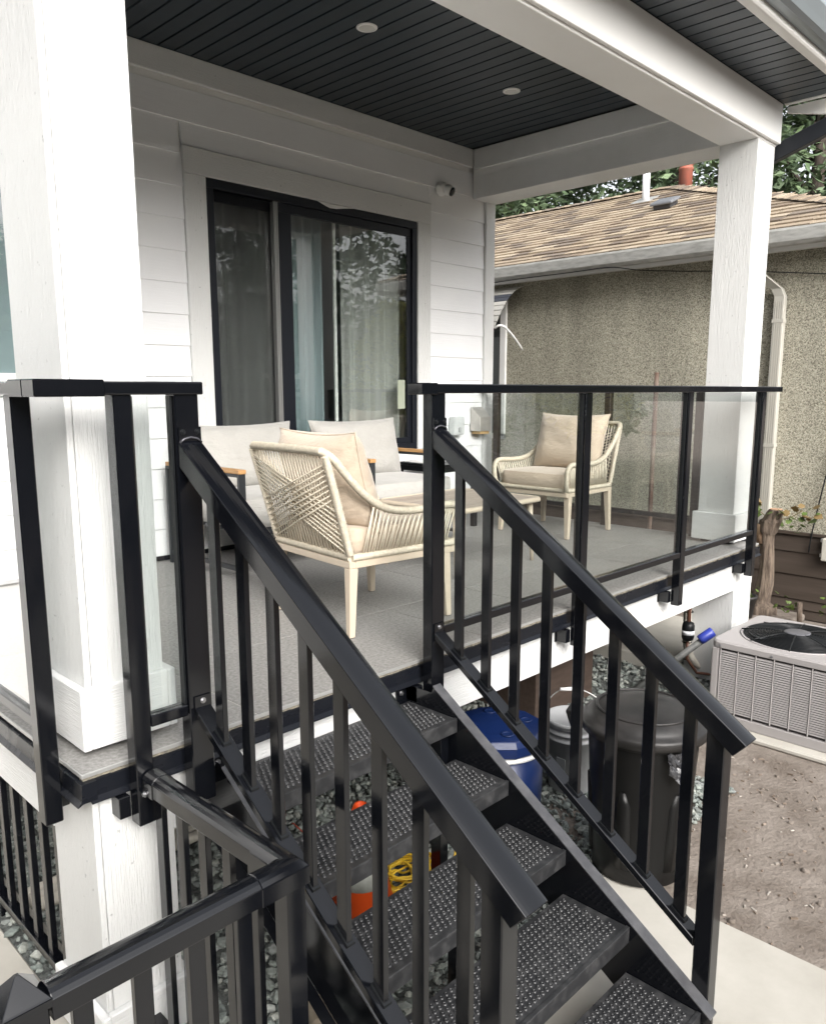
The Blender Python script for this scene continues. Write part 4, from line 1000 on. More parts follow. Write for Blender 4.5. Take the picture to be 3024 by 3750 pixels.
for c_ in range(NC+1):
    xx = AX0+.05+c_*(AX1-AX0-.11)/NC; box('louvre_divider', (xx, xx+.012, AY1-.004, AY1+.006, AZ0+.032, AZ1-.047), TP, ac, .003); box('louvre_divider', (xx, xx+.012, AY0-.006, AY0+.004, AZ0+.032, AZ1-.047), TP, ac, .003)
FC = ((AX0+AX1)/2, (AY0+AY1)/2)
mb = MB(); mb.lathe([(.318,-.002),(.318,.004),(.30,.004),(.295,-.03)], (FC[0],FC[1],AZ1), 48); mb.build('fan_ring', TP, tp)
mb = MB(); mb.lathe([(.296,.0012),(.29,.0014),(.01,.0014)], (FC[0],FC[1],AZ1), 48); mb.build('fan_well', pm('fan_well_black', (.008,.009,.011), .5), tp)
BW = M['black_matt']
for i in range(16):
    r_ = .075+.0148*i; z = AZ1+.034-.028*(i/15)**2
    mb = MB(); mb.tube([(FC[0]+r_*cos(a), FC[1]+r_*sin(a), z) for a in [2*pi*k/56 for k in range(56)]], .0028, 5, closed=True); mb.build('grille_ring', BW, tp)
for k in range(8):
    a = 2*pi*k/8+.2; mb = MB(); mb.tube([(FC[0]+r_*cos(a), FC[1]+r_*sin(a), AZ1+z) for r_, z in ((.03,.036),(.15,.032),(.25,.018),(.315,.008))], .004, 5); mb.build('grille_spoke', BW, tp)
mb = MB(); mb.lathe([(.075,.030),(.075,.036),(.06,.040),(.01,.041)], (FC[0],FC[1],AZ1), 28); mb.build('fan_hub', pm('fan_hub_grey', (.10,.10,.11), .4), tp)
for k in range(3):
    a0 = 2*pi*k/3; rings = []
    for r_ in (.06,.16,.27): rings.append([(FC[0]+r_*cos(a0+da), FC[1]+r_*sin(a0+da), AZ1+.008+dz) for da, dz in ((0,0),(.55,.010),(.55,.013),(0,.003))])
    mb = MB(); mb.loft(rings); mb.build('fan_blade', pm('fan_blade_%d' % k, (.04,.045,.05), .35, metal=.3), tp)
for y in (AY0+.06, -.5, AY1-.05): bolt((AX0-.0085, y, AZ1-.03), (-1,0,0), .005, ac)

# ================================================================== SERVICES under the deck end
mb = MB(); mb.tube([(3.85,.44,-.93),(3.956,.36,-.80),(4.30,.235,-.68),(4.60,.16,-.60)], .024, 12)
t = thing('capped_conduit', 'grey conduit pipe leaning with a bright blue cap', 'pipe', (3.85,.44,GZ)); mb = MB(); mb.tube([(3.857,.43,-.955),(4.15,.06,-.55)], .022, 14); mb.build('conduit', pm('grey_conduit', (.13,.135,.13), .5, col2=(.19,.19,.18), nscale=30), t)
mb = MB(); d = Vector((.343,-.404,.407)).normalized(); p0 = Vector((4.115,.105,-.585)); mb.tube([p0, p0+d*.02, p0+d*.10, p0+d*.105], [.032,.034,.034,.028], 12); mb.build('cap', pm('blue_plastic_cap', (.035,.055,.33), .35), t)
t = thing('refrigerant_lines', 'white insulated pipe with black filter and wires by the pier', 'pipe', (4.5,.42,GZ)); T0 = len(COL.objects)
mb = MB(); mb.tube(smooth_path([(4.52,.40,-.32),(4.52,.40,-.55),(4.53,.39,-.75),(4.56,.33,-.86),(4.66,.2,-.905),(4.8,.05,-.915)],6), .028, 12); mb.build('insulated_pipe', pm('pipe_wrap_white', (.60,.57,.50), .7, col2=(.45,.42,.36), nscale=20), t)
mb = MB(); mb.lathe([(.016,-.07),(.036,-.06),(.042,-.04),(.042,.04),(.036,.06),(.016,.07)], (4.455,.36,-.60), 18); fd = mb.build('filter_drier', M['black_matt'], t)
mb = MB(); mb.lathe([(.0427,-.022),(.0427,.008)], (4.455,.36,-.60), 18); mb.build('filter_label', pm('filter_label', (.7,.72,.75), .5), fd)
mb = MB(); mb.tube([(4.455,.36,-.30),(4.455,.36,-.54)], .014, 10); mb.tube([(4.455,.36,-.66),(4.46,.36,-.80),(4.50,.30,-.90),(4.62,.15,-.915)], .010, 8); mb.build('liquid_line', pm('copper_line', (.16,.07,.045), .5), t)
mb = MB(); mb.tube(smooth_path([(4.56,.36,-.33),(4.60,.28,-.37),(4.64,.17,-.48),(4.60,.10,-.60),(4.50,.06,-.78),(4.48,.03,-.88),(4.56,-.05,-.915)],6), .012, 10); mb.build('flexible_conduit', pm('grey_flex', (.32,.34,.36), .45), t)
for z in (-.48,-.70,-.82): mb = MB(); mb.tube([(4.523+.031*cos(a), .397+.031*sin(a), z) for a in [2*pi*k/14 for k in range(14)]], .004, 5, closed=True); mb.build('cable_tie', M['black_matt'], t)
for q in t.children: q.location = q.location + Vector((-.150,-.085,.0))
tag(MB().box(4.35, 5.5, .46, 1.15, GZ-.02, -.865).build('concrete_pad', M['concrete'], None, .012, 2), 'pale concrete pad under the far end of the deck', 'concrete pad')
tag(MB().box(5.2, 6.46, .2, 2.0, GZ-.02, -.90).build('planting_bed', M['soil'], None, .02, 2), 'low soil bed along the brown skirt boards', 'soil bed')

# ================================================================== THINGS BY THE STAIR
# black lidded bin
bx, by = 2.06, -.59
t = thing('rubbish_bin', 'black round plastic rubbish bin with domed lid and bag edge', 'bin', (bx,by,GZ))
BP = pm('black_bin_plastic', (.006,.006,.006), .42, spec=.25, rvar=.1, nscale=4, bump=.12, bscale=40, bdist=.002)
H_ = .66
mb = MB(); mb.lathe([(.165,0),(.185,.012),(.195,.10),(.222,H_-.06),(.226,H_-.05),(.240,H_-.05),(.240,H_-.02),(.232,H_-.02)], (bx,by,GZ+.001), 48); body = mb.build('bin_body', BP, t)
for k in range(6):
    a = 2*pi*k/6 + 3.3; rings = []
    for z, rr2, hw in ((.08,.196,.16),(.20,.204,.17),(.36,.2115,.16),(.42,.214,.05)):
        rings.append([(bx+(rr2+dr_)*cos(a+da), by+(rr2+dr_)*sin(a+da), GZ+z) for da, dr_ in ((-hw,-.002),(0,.006),(hw,-.002),(hw,-.006),(-hw,-.006))])
    mb = MB(); mb.loft(rings, True, True); mb.build('moulded_rib', BP, body)
LP = pm('dusty_lid_plastic', (.012,.0115,.011), .42, spec=.35, col2=(.028,.026,.025), nscale=9, ndetail=8)
mb = MB(); mb.lathe([(.248,H_-.035),(.256,H_-.035),(.258,H_-.005),(.250,H_+.006),(.235,H_+.008),(.228,H_+.020),(.205,H_+.045),(.15,H_+.058),(.08,H_+.064),(.01,H_+.066)], (bx,by,GZ+.001), 48); lid = mb.build('lid', LP, t)
mb = MB(); mb.tube([(bx+.19*cos(a), by+.19*sin(a), GZ+H_+.052) for a in [2*pi*k/40 for k in range(40)]], .006, 6, closed=True); mb.build('lid_ridge', LP, lid)
va = math.atan2(by-CAM_LOC.y, bx-CAM_LOC.x)
for sg in (1, -1):
    a = va + sg*pi/2*.92; c = Vector((bx+.262*cos(a), by+.262*sin(a), GZ+H_-.02)); d1 = Vector((cos(a),sin(a),0)); d2 = Vector((-sin(a),cos(a),0))
    mb = MB(); mb.loft([[c+d2*s_*.055+d1*o_+Vector((0,0,z)) for o_, z in ((0,-.13),(.05,.012),(.05,.025),(.0,.02),(.0,-.0),(.03,.0),(0,-.10))] for s_ in (-1,1)]); mb.build('handle', BP, t, .003)
# crumpled edge of the bag
r = random.Random(4); rings = []
a0 = va+pi+.62
for i in range(9):
    a = a0-.22+.05*i; ring = []
    for j in range(7):
        z = H_-.045-.020*j*(1-.1*abs(i-4)) ; o_ = .246+.006*j*.6+r.uniform(-.008,.010); ring.append((bx+o_*cos(a), by+o_*sin(a), GZ+z+r.uniform(-.006,.006)))
    for j in reversed(range(7)): p_ = ring[j]; ring.append((bx+(p_[0]-bx)*.985, by+(p_[1]-by)*.985, p_[2]))
    rings.append(ring)
mb = MB(); mb.loft(rings); mb.build('bag_edge', pm('black_bin_bag', (.035,.035,.038), .2, spec=.7, bump=.5, bscale=30, bdist=.01), t)
# grey-white bucket
bx, by = 2.455, .0
t = thing('plastic_bucket', 'grey-white ribbed plastic bucket with lid beside the bin', 'bucket', (bx,by,GZ))
WP = pm('bucket_plastic', (.36,.365,.37), .45, col2=(.30,.305,.31), nscale=5)
mb = MB(); mb.lathe([(0.110,0),(0.113,.01),(0.124,.27),(0.132,.272),(0.132,.282),(0.125,.284),(0.127,.305),(0.134,.307),(0.134,.317),(0.128,.319),(0.129,.34),(0.136,.342),(0.136,.35),(0.131,.36)], (bx,by,GZ+.001), 36); bd = mb.build('bucket_body', WP, t)
mb = MB(); mb.lathe([(0.137,.352),(0.140,.354),(0.140,.372),(0.133,.376),(0.129,.368),(.01,.368)], (bx,by,GZ+.001), 36); mb.build('lid', WP, t)
mb = MB(); a = [(bx+.15*cos(va+pi/2+q), by+.15*sin(va+pi/2+q), GZ+.33+.0*q) for q in (0,)]; 
mb.tube(smooth_path([(bx+.150*cos(va+pi/2), by+.150*sin(va+pi/2), GZ+.33),(bx+.13*cos(va+pi/2)+.03*cos(va), by+.13*sin(va+pi/2), GZ+.45),(bx+.02, by+.02, GZ+.515),(bx+.13*cos(va-pi/2)+.03*cos(va), by+.13*sin(va-pi/2), GZ+.45),(bx+.150*cos(va-pi/2), by+.150*sin(va-pi/2), GZ+.33)],6), .003, 6); hd = mb.build('wire_handle', M['alu'], t)
mb = MB(); mb.tube([(bx-.03,by+.06,GZ+.508),(bx+.05,by-.02,GZ+.508)], .009, 8); mb.build('grip', M['white'], hd)
box('print_mark', (bx-.137, bx-.134, by-.05, by-.0, GZ+.10, GZ+.2), pm('bucket_print', (.25,.26,.26), .5), bd)
# blue drinks cooler
bx, by = 1.955, .085
t = thing('blue_cooler', 'deep blue drinks cooler with faceted lid and white band', 'cooler', (bx,by,GZ))
BL = pm('blue_cooler_plastic', (.006,.018,.08), .35, coat=.2, rvar=.05, nscale=5)
H_ = .42
mb = MB(); mb.lathe([(.190,0),(.203,.015),(.210,.2),(.208,H_-.06)], (bx,by,GZ+.001), 40); mb.build('cooler_body', BL, t)
mb = MB(); mb.lathe([(.210,H_-.06),(.217,H_-.058),(.217,H_-.042),(.210,H_-.04)], (bx,by,GZ+.001), 40); mb.build('white_band', M['white'], t)
mb = MB(); mb.lathe([(.212,H_-.039),(.226,H_-.03),(.226,H_+.015),(.208,H_+.042),(.14,H_+.048),(.01,H_+.052)], (bx,by,GZ+.001), 12, sm=False); ld = mb.build('lid', BL, t, .004, 2)
for k in range(4):
    a = va+pi+.5+k*1.57; mb = MB(); mb.lathe([(.030,0),(.030,.003),(.02,.003),(.018,-.01)], (bx+.135*cos(a), by+.135*sin(a), GZ+H_+.050), 16); mb.build('lid_recess', pm('cooler_recess_%d' % k, (.006,.018,.075), .4), ld)
# brown timber box
tag(MB().box(2.98, 3.62, .60, 1.15, GZ-.01, -.635).build('timber_box', pm('dark_brown_timber', (.040,.026,.019), .7, col2=(.06,.04,.03), nscale=6, nstretch=(1,6,6), bump=.3, bscale=30), None, .006, 2), 'dark brown wooden box standing on gravel under the deck', 'box')
# traffic cone
cx, cy = 1.045, .03
t = thing('traffic_cone', 'bright orange traffic cone with pale reflective collar under the stair', 'traffic cone', (cx,cy,GZ))
OR = pm('orange_cone_vinyl', (.85,.10,.015), .45)
def cr_(z): return .135-.235*z
mb = MB(); mb.lathe([(cr_(.02),.02),(cr_(.40),.40),(.024,.44),(.019,.435),(.017,.36)], (cx,cy,GZ), 28); bd = mb.build('cone_body', OR, t)
box('cone_base', (cx-.17, cx+.17, cy-.17, cy+.17, GZ-.010, GZ+.022), pm('black_cone_base', (.05,.035,.03), .7), t, .01, 2)
mb = MB(); mb.lathe([(cr_(.135)+.0015,.135),(cr_(.235)+.0015,.235)], (cx,cy,GZ), 28); mb.build('reflective_collar', pm('cone_collar', (.52,.54,.50), .5, col2=(.40,.42,.38), nscale=30, bump=.5, bscale=40), bd)
# yellow extension cord heap
r = random.Random(12); pts = []
for i in range(120):
    a = i*.62; R_ = .095+.045*sin(i*.21)+r.uniform(-.012,.012)
    pts.append((1.27+R_*cos(a)*1.05+.02*sin(i*.11), .03+R_*sin(a)*.9, GZ+.010+.055*abs(sin(i*.147))+r.uniform(-.004,.012)))
pts += [(1.42,-.02,GZ+.03),(1.50,-.05,GZ+.05),(1.53,.0,GZ+.12),(1.50,.06,GZ+.15),(1.45,.10,GZ+.13),(1.43,.02,GZ+.02)]
mb = MB(); mb.tube(smooth_path(pts,4), .0048, 7); o = mb.build('extension_cord', pm('yellow_cord', (.72,.47,.03), .45)); tag(o, 'yellow extension cord coiled in a heap under the stair', 'cord')
# black tool case with lettering, facing the stair
t = thing('tool_case', 'black tool case with yellow-green lettering behind the stair treads', 'case', (1.66,.14,GZ))
cm = Matrix.Rotation(radians(-48),3,'Z'); cc = Vector((1.66,.14,0))
mb = MB(); mb.obox((cc.x,cc.y,GZ+.085), (.34,.16,.175), cm); mb.build('case_body', pm('black_case', (.013,.013,.014), .4), t, .02, 3)
fc = bpy.data.curves.new('lettering_curve','FONT'); fc.body = 'YARDWORKS'; fc.size = .038; fc.extrude = .0006; fc.align_x = 'CENTER'
_tmp = bpy.data.objects.new('tmp_text', fc); _me = bpy.data.meshes.new_from_object(_tmp); bpy.data.objects.remove(_tmp); bpy.data.curves.remove(fc); _me.materials.clear()
fo = obj('lettering', _me, pm('lettering_green', (.42,.44,.05), .5)); fo.parent = t
nrm = cm @ Vector((0,-1,0)); fo.rotation_euler = (radians(90),0,radians(-48)); fo.location = cc + nrm*.0812 + Vector((0,0,GZ+.115)) - Vector(t.location)
# crumpled bag of charcoal, small white bag
def crumple(c, sz, seed, n=14):
    r = random.Random(seed); mb = MB(); rings = []
    for j in range(n+1):
        th = pi*j/n; ring = []
        for i in range(18):
            ph = 2*pi*i/18; d = Vector((math.copysign(abs(cos(ph))**.5,cos(ph))*sin(th)**.5, math.copysign(abs(sin(ph))**.5,sin(ph))*sin(th)**.5, math.copysign(abs(cos(th))**.6,cos(th))))
            q = 1+.16*mnoise.noise(d*2.2+Vector((seed,0,0)))+.05*r.uniform(-1,1)
            ring.append((c[0]+d.x*sz[0]*q, c[1]+d.y*sz[1]*q, max(GZ+.001, c[2]+d.z*sz[2]*q)))
        rings.append(ring)
    mb.loft(rings, True); return mb
m = pm('printed_bag', (.045,.04,.04), .35, col2=(.5,.30,.2), nscale=9, lo=.48, hi=.62, ndetail=3)
tag(crumple((1.80,-.01,GZ+.11),(.085,.06,.12),3).build('fuel_bag', m), 'crumpled printed plastic bag lying behind the stair treads', 'bag')
tag(crumple((1.21,-.12,GZ+.045),(.06,.045,.05),5).build('plastic_bag', pm('white_bag', (.66,.67,.68), .3, col2=(.02,.02,.02), nscale=14, lo=.58, hi=.62)), 'small white and black plastic bag beside the yellow cord', 'bag')
# red netting scraps
mb = MB(); r = random.Random(9)
for i in range(26):
    x, y = r.uniform(.92,1.32), r.uniform(.28,.62); a = r.uniform(0,6.3); L = r.uniform(.04,.12)
    mb.tube(smooth_path([(x,y,GZ+.02),(x+L*.5*cos(a)+r.uniform(-.02,.02),y+L*.5*sin(a),GZ+r.uniform(.03,.08)),(x+L*cos(a),y+L*sin(a),GZ+.02)],4), .003, 5)
tag(mb.build('red_twine_scraps', pm('red_twine', (.42,.06,.03), .6), None, kind='stuff'), 'scraps of red twine on the gravel behind the cone', 'twine')
# three plastic pipes on the gravel
WPV = pm('cream_pvc', (.56,.53,.46), .5, col2=(.46,.43,.37), nscale=8)
for i, (y, lab) in enumerate(((.905,'cream plastic pipe on gravel nearest the stair, in a row of three'),(.957,'middle cream plastic pipe of three lying on gravel'),(1.009,'cream plastic pipe on gravel nearest the house, in a row of three'))):
    mb = MB(); mb.tube([(.14,y,GZ+.03),(1.75,y+.01,GZ+.03)], .0245, 14); tag(mb.build('plastic_pipe', WPV), lab, 'pipe', 'plastic pipes under the deck')
# flat stones near the foot of the stair
r = random.Random(31)
for i, (x, y, s, lab) in enumerate(((.60,-.30,.085,'large flat tan stone beside the stair stringer'),(.70,-.42,.07,'darker flat stone next to the concrete path edge'),(.50,-.41,.05,'small flat tan stone behind the landing corner post'))):
    ring = [(x+s*r.uniform(.75,1.15)*cos(2*pi*k/9), y+s*r.uniform(.7,1.1)*sin(2*pi*k/9)) for k in range(9)]
    mb = MB(); mb.loft([[(a,b,GZ-.01) for a, b in ring],[(a,b,GZ+.035+.01*r.random()) for a, b in ring],[(x+(a-x)*.85,y+(b-y)*.85,GZ+.05) for a, b in ring]]); tag(mb.build('flat_stone', pm('tan_stone_%d' % i, ((.40,.34,.25),(.24,.19,.15),(.36,.31,.23))[i], .9, col2=(.25,.21,.16), nscale=14, bump=.6, bscale=30, bdist=.01), None, .004), lab, 'stone', 'flat stones at the stair foot')

# ================================================================== VINE STUMP, POT, ROD, METER
t = thing('vine_stump', 'gnarled cut vine stump sprouting leaves against the brown skirt boards', 'stump', (6.22,.48,GZ))
BARK = pm('shaggy_bark', (.075,.055,.042), .95, col2=(.20,.155,.118), nscale=26, nstretch=(1.5,1.5,.28), ndetail=9, lo=.35, hi=.66, bump=1, bscale=26, bstretch=(1.6,1.6,.22), bdist=.03)
ctr = smooth_path([(6.24,.50,GZ-.03),(6.22,.505,-.80),(6.21,.475,-.60),(6.20,.470,-.40),(6.20,.480,-.22),(6.20,.468,-.10),(6.20,.440,-.02),(6.20,.425,.035)],5)
rings = []
for i, p_ in enumerate(ctr):
    q = i/(len(ctr)-1); R_ = .085*(1-.8*q)+.045 if q < .12 else (.062+.008*sin(q*9) + (.018 if .62 < q < .78 else 0) - .012*max(0,q-.8)/.2)
    rings.append([p_+Vector((cos(a),sin(a),0))*R_*(1+.16*mnoise.noise(Vector((cos(a)*2.2,sin(a)*2.2,p_.z*3)))+.08*sin(a*7+p_.z*2)) for a in [2*pi*k/26 for k in range(26)]])
mb = MB(); mb.loft(rings, True, True); tr = mb.build('trunk', BARK, t)
mb = MB(); mb.tube([(6.19,.515,-.27),(6.185,.53,-.17),(6.18,.535,-.10)], [.045,.04,.034], 12); mb.build('cut_branch', pm('cut_wood', (.42,.29,.18), .85, col2=(.27,.18,.12), nscale=20, nstretch=(2,2,.3)), t)
mb = MB(); mb.tube([(6.20,.425,.034),(6.20,.425,.040)], .052, 16); mb.build('cut_top', pm('cut_wood_top', (.40,.25,.16), .85), tr)
mb = MB(); mb.tube(smooth_path([(6.25,.46,-.86),(6.22,.36,-.915),(6.15,.2,-.92),(6.1,-.1,-.90),(6.15,-.5,-.89)],5), [.05]+[.022]*4+[.018]*16, 8); mb.build('root', BARK, t)
LEAF = pm('young_vine_leaf', (.085,.13,.025), .6, rand=.35)
LEAF2 = pm('reddish_vine_leaf', (.15,.10,.035), .6, rand=.3)
def leafmesh(w, L, name):
    mb = MB(); pts = [(0,0),(.35,.18),(.5,.05),(.42,.42),(.55,.55),(.25,.75),(0,1.0),(-.25,.75),(-.55,.55),(-.42,.42),(-.5,.05),(-.35,.18)]
    v = [(x*w, y*L, .12*L*abs(x)-.1*L*y*y) for x, y in pts]; vb = [(x,y,z-.0012) for x, y, z in v]; n = len(v)
    mb.add(v+vb, [tuple(range(n)), tuple(reversed(range(n,2*n)))] + [(i,(i+1) % n,n+(i+1) % n,n+i) for i in range(n)]); return mb.mesh(name)
lfm = leafmesh(.062,.065,'leaf'); lfm2 = leafmesh(.045,.05,'leaf')
def leaves(parent, c, n, spread, seed, me, mats):
    r = random.Random(seed)
    for i in range(n):
        p_ = Vector(c)+Vector((r.gauss(0,spread[0]), r.gauss(0,spread[1]), r.gauss(0,spread[2])))
        o = obj('leaf', me, mats[i % len(mats)], parent, loc=p_); o.rotation_euler = (r.uniform(-.9,.9), r.uniform(-.9,.9), r.uniform(0,6.3)); s_ = r.uniform(.6,1.25); o.scale = (s_,s_,s_)
        if not o.material_slots: pass
lA = lfm.copy(); lA.materials.clear(); lA.materials.append(LEAF); lB = lfm.copy(); lB.materials.clear(); lB.materials.append(LEAF2); lC = lfm2.copy(); lC.materials.clear(); lC.materials.append(LEAF)
leaves(t, (6.17,.29,-.03), 22, (.05,.075,.06), 2, lA, [None]); leaves(t, (6.16,.22,.04), 10, (.04,.06,.03), 3, lB, [None]); leaves(t, (6.16,.56,.02), 10, (.04,.045,.03), 4, lA, [None]); leaves(t, (6.16,.57,.06), 5, (.03,.045,.02), 5, lB, [None])
mb = MB(); mb.tube(smooth_path([(6.20,.40,-.05),(6.17,.30,-.02),(6.16,.20,.05)],4), .004, 5); mb.tube(smooth_path([(6.2,.49,-.05),(6.17,.55,.01),(6.15,.60,.06)],4), .004, 5); mb.build('shoot', pm('vine_shoot', (.20,.15,.06), .7), t)
t = thing('potted_plant', 'small leafy plant in a dark pot at the deck corner', 'potted plant', (6.0,.60,GZ))
mb = MB(); mb.lathe([(.075,0),(.10,.17),(.108,.17),(.108,.195),(.095,.195),(.092,.165),(.01,.165)], (5.98,.56,-.899), 20); mb.build('pot', pm('dark_pot', (.03,.028,.027), .6), t)
leaves(t, (5.98,.56,-.66), 34, (.055,.06,.045), 7, lC, [None]); mb = MB(); mb.tube([(5.98,.56,-.74),(5.99,.55,-.6)], .005, 5); mb.tube([(5.97,.57,-.74),(5.95,.60,-.62)], .004, 5); mb.build('stem', pm('plant_stem', (.15,.16,.05), .7), t)
for i, (y, x, lab) in enumerate(((.13,6.1,'thin cut cane with small leaves behind the air conditioner'),(-.12,6.15,'low vine shoot sprawling behind the air conditioner'))):
    t = thing('vine_shoot', lab, 'plant', (x,y,-.90)); mb = MB(); mb.tube([(x,y,-.92),(x,y+.01,-.72+.05*i)], .022-.01*i, 8); mb.build('cane', BARK, t)
    leaves(t, (x-.03,y+(.08 if i == 0 else 0),-.76+.02*i), 16, (.05,.075,.05), 20+i, lC, [None])
mb = MB(); mb.tube([(6.1,1.54,GZ),(6.1,1.545,.2),(6.1,1.545,1.21)], .021, 12); tag(mb.build('rusty_pipe', pm('rusty_steel', (.09,.042,.027), .75, col2=(.15,.115,.09), nscale=5, nstretch=(1,1,.6), lo=.42, hi=.6)), 'rusty upright steel pipe standing before the pebble-dash wall', 'pipe')
t = thing('meter_box', 'beige utility box on the brown skirt boards', 'utility box', (6.45,.0,-.3)); box('case', (6.40, 6.476, -.22, .10, -.40, -.205), pm('beige_box', (.50,.48,.43), .5), t, .008, 2)
for z in (-.37,-.24): box('hinge', (6.41, 6.44, .1005, .112, z, z+.03), M['alu'], t)

# ================================================================== TREES
def leafmat(name, cols, trans=.0):
    m, n, l, b = nt(name); ge = n.new('ShaderNodeNewGeometry'); rp = n.new('ShaderNodeValToRGB'); e = rp.color_ramp.elements
    e[0].color = rgba(cols[0]); e[1].color = rgba(cols[-1])
    for i, c in enumerate(cols[1:-1]): q = e.new((i+1)/(len(cols)-1)); q.color = rgba(c)
    l.new(ge.outputs['Random Per Island'], rp.inputs[0]); l.new(rp.outputs[0], b.inputs['Base Color']); b.inputs['Roughness'].default_value = .6
    return m
GRN = leafmat('dark_green_foliage', [(0.047,0.078,0.038),(0.088,0.132,0.065),(0.135,0.196,0.095),(0.068,0.108,0.057)])
GRN2 = leafmat('mid_green_foliage', [(0.061,0.101,0.034),(0.121,0.176,0.061),(0.162,0.230,0.081),(0.081,0.128,0.047)])
YEL = leafmat('yellow_green_foliage', [(.25,.26,.05),(.36,.36,.08),(.42,.40,.11),(.30,.30,.06)])
WOOD = pm('tree_bark', (.055,.043,.035), .9, col2=(.10,.08,.065), nscale=12, nstretch=(2,2,.4), bump=.6, bscale=30)
def tree(label, x, y, h, cr, nl, ls, seed, mat, conifer=False, name='tree', group='trees beyond the neighbouring house', base=.25):
    r = random.Random(seed); t = thing(name, label, 'tree', (x,y,GZ), group)
    mb = MB(); mb.tube([(x+.15*sin(z*.9+seed)*(z/h), y+.15*cos(z*.7+seed)*(z/h), GZ-.05+z) for z in [h*k/10 for k in range(11)]], [max(.02,.20*(1-.09*k))*h/9 for k in range(11)], 9)
    tips = []
    nb_ = 34
    for i in range(nb_):
        q = base+(1-base)*(i+.5)/nb_; z = GZ+h*q
        if conifer: rad = cr*(1-q)**.75*1.25+.2
        else: rad = cr*(sin(pi*min(1,(q-base)/(1-base)*.86+.12))**.7)
        a = i*2.4+r.uniform(-.5,.5); L = rad*r.uniform(.65,1.08); dz = (-.10 if conifer else .28)*L
        p0 = Vector((x,y,z-.15*L)); p1 = Vector((x+L*cos(a), y+L*sin(a), z+dz)); mid = p0.lerp(p1,.55)+Vector((0,0,.10*L))
        mb.tube([p0, mid, p1], [.05*h/9,.03*h/9,.012], 5)
        for k in range(6): tips.append((p0.lerp(p1, .28+.15*k) + Vector((r.gauss(0,.10*L),r.gauss(0,.10*L),r.gauss(0,.06*L))), .16*L+.13))
    mb.build('trunk', WOOD, t)
    cmb = MB()
    per = max(1, nl//len(tips))
    for c, sp in tips:
        if r.random() < .07: continue
        for _ in range(per):
            d = Vector((r.gauss(0,1), r.gauss(0,1), r.gauss(0,.6)))*sp*.62; p_ = c+d
            s_ = ls*r.uniform(.55,1.3); a = Vector((r.gauss(0,1),r.gauss(0,1),r.gauss(0,.5))).normalized(); b = a.orthogonal().normalized(); b = (b*cos(r.uniform(0,6.3)) + a.cross(b)*sin(r.uniform(0,6.3)))
            n_ = a.cross(b).normalized() if a.cross(b).length > 1e-3 else Vector((0,0,1))
            cmb.add([p_-a*s_, p_-b*s_*.42+n_*s_*.15, p_+a*s_, p_+b*s_*.42+n_*s_*.15], [(0,1,2,3)])
    cmb_me = bpy.data.meshes.new('crown'); cmb_me.from_pydata(cmb.v, [], cmb.f); cmb_me.update()
    obj('crown', cmb_me, mat, t); return t
TREES = [(13.0,10.2,8.5,2.3,GRN2,'loose mid-green tree behind the ridge of the brown roof'),(12.6,7.6,8.8,2.2,GRN,'dark tree showing left of the white vent pipe'),
         (13.4,5.2,9.5,2.5,GRN,'dense dark tree behind the terracotta flue'),(12.8,2.6,9.2,2.3,GRN,'dark tree behind the far porch post'),
         (14.2,.6,10,2.6,GRN,'tall dark tree right of the far porch post'),(15.8,12.5,9,2.6,GRN2,'pale green tree at the far end of the brown roof'),(17,7,11,3,GRN,'tall dark tree standing deepest behind the roof')]
for i, (x, y, h, cr, mt, lab) in enumerate(TREES): tree(lab, x, y, h, cr, 24000, .080, 40+i, mt, base=.10)
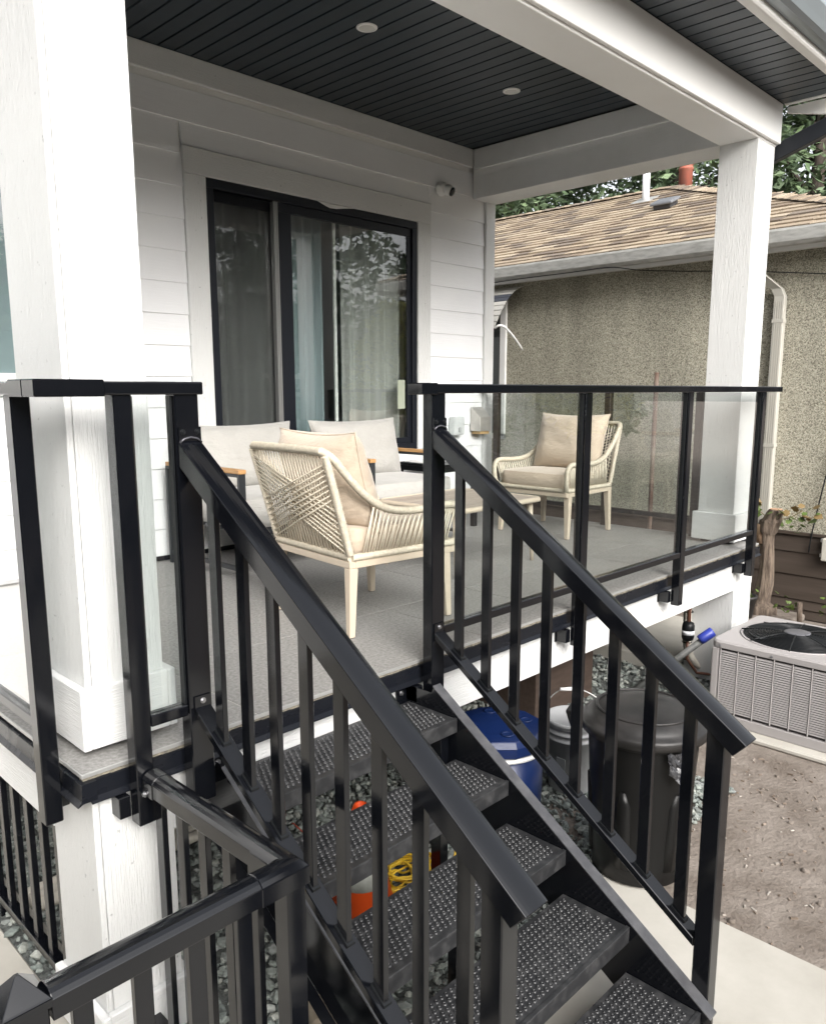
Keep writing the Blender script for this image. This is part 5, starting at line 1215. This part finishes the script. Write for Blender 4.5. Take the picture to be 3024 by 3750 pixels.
# unseen trees and a house, added for the window to mirror
RT = 'unseen trees added for reflections and shade'
tree('unseen dark conifer added for the window to mirror', 9.6, -8.5, 9.5, 1.9, 6000, .14, 71, GRN, True, 'added_conifer', RT, .08)
tree('second unseen conifer added for reflections, with a wide skirt', 12.2, -9.5, 10.5, 2.2, 6000, .14, 72, GRN, True, 'added_conifer', RT, .08)
tree('unseen yellow-green tree added for the window to mirror', 12.6, -6.6, 3.9, 1.1, 4500, .10, 73, YEL, False, 'added_small_tree', RT, .3)
tree('unseen broad dark tree added farther off for reflections', 15.5, -8.0, 9, 2.4, 6000, .14, 74, GRN, False, 'added_broad_tree', RT, .12)
h3 = thing('added_lane_house', 'unseen low white-eaved house added for reflections', 'house', (14.5,-11.5,GZ))
box('wall', (11, 19, -14, -10.5, GZ, 1.4), pm('beige_wall', (.42,.40,.36), .8), h3); mb = MB(); mb.loft([[(x,-9.9,1.42),(x,-14.6,1.42),(x,-12.2,3.0)] for x in (10.4,19.6)]); mb.build('roof', pm('grey_roof', (.13,.125,.12), .9), h3); box('eave', (10.4, 19.6, -9.95, -9.8, 1.36, 1.52), M['white'], h3)

# unseen house, garage and trees, invented to shade and be mirrored in metal
h4 = thing('added_side_house', 'unseen charcoal sided house added for shade and dark reflections', 'house', (-7,-3,GZ))
SG = pm('charcoal_siding', (.035,.040,.042), .6, rand=.05)
for k in range(24): mb = MB(); z0 = GZ+.02+.2*k; mb.loft([[(-5.2,y,z0),(-5.18,y,z0),(-5.2,y,z0+.199),(-5.22,y,z0+.199)] for y in (-11,6)]); mb.build('siding_board', SG, h4)
box('wall', (-10, -5.225, -11, 6, GZ, 3.9), SG, h4)
mb = MB(); mb.loft([[(-4.8,y,3.85),(-10.4,y,3.85),(-7.6,y,5.9)] for y in (-11.4,6.4)]); mb.build('roof', pm('charcoal_shingle_roof', (.06,.06,.062), .9), h4)
h5 = thing('added_lane_garage', 'unseen grey double garage added for shade and reflections', 'garage', (-1,-13,GZ))
box('wall', (-4.6, 6.0, -17, -11, GZ, 2.3), pm('grey_garage_wall', (.20,.20,.19), .8), h5)
mb = MB(); mb.loft([[(x,-10.6,2.28),(x,-17.4,2.28),(x,-14,4.3)] for x in (-5,6.4)]); mb.build('roof', pm('brown_garage_roof', (.10,.085,.07), .9), h5)
tree('unseen rounded dark tree added beside the garage for reflections', 7.6, -12.0, 8, 2.3, 5000, .16, 81, GRN, False, 'added_broad_tree', RT, .12)
tree('unseen tall dark tree added behind the garage for reflections', 1.0, -21.5, 7, 2.6, 5000, .2, 82, GRN, False, 'added_broad_tree', RT, .12)
tree('unseen dark tree added left of the garage for reflections', -9.0, -15.5, 7, 2.6, 5000, .2, 83, GRN, False, 'added_broad_tree', RT, .12)
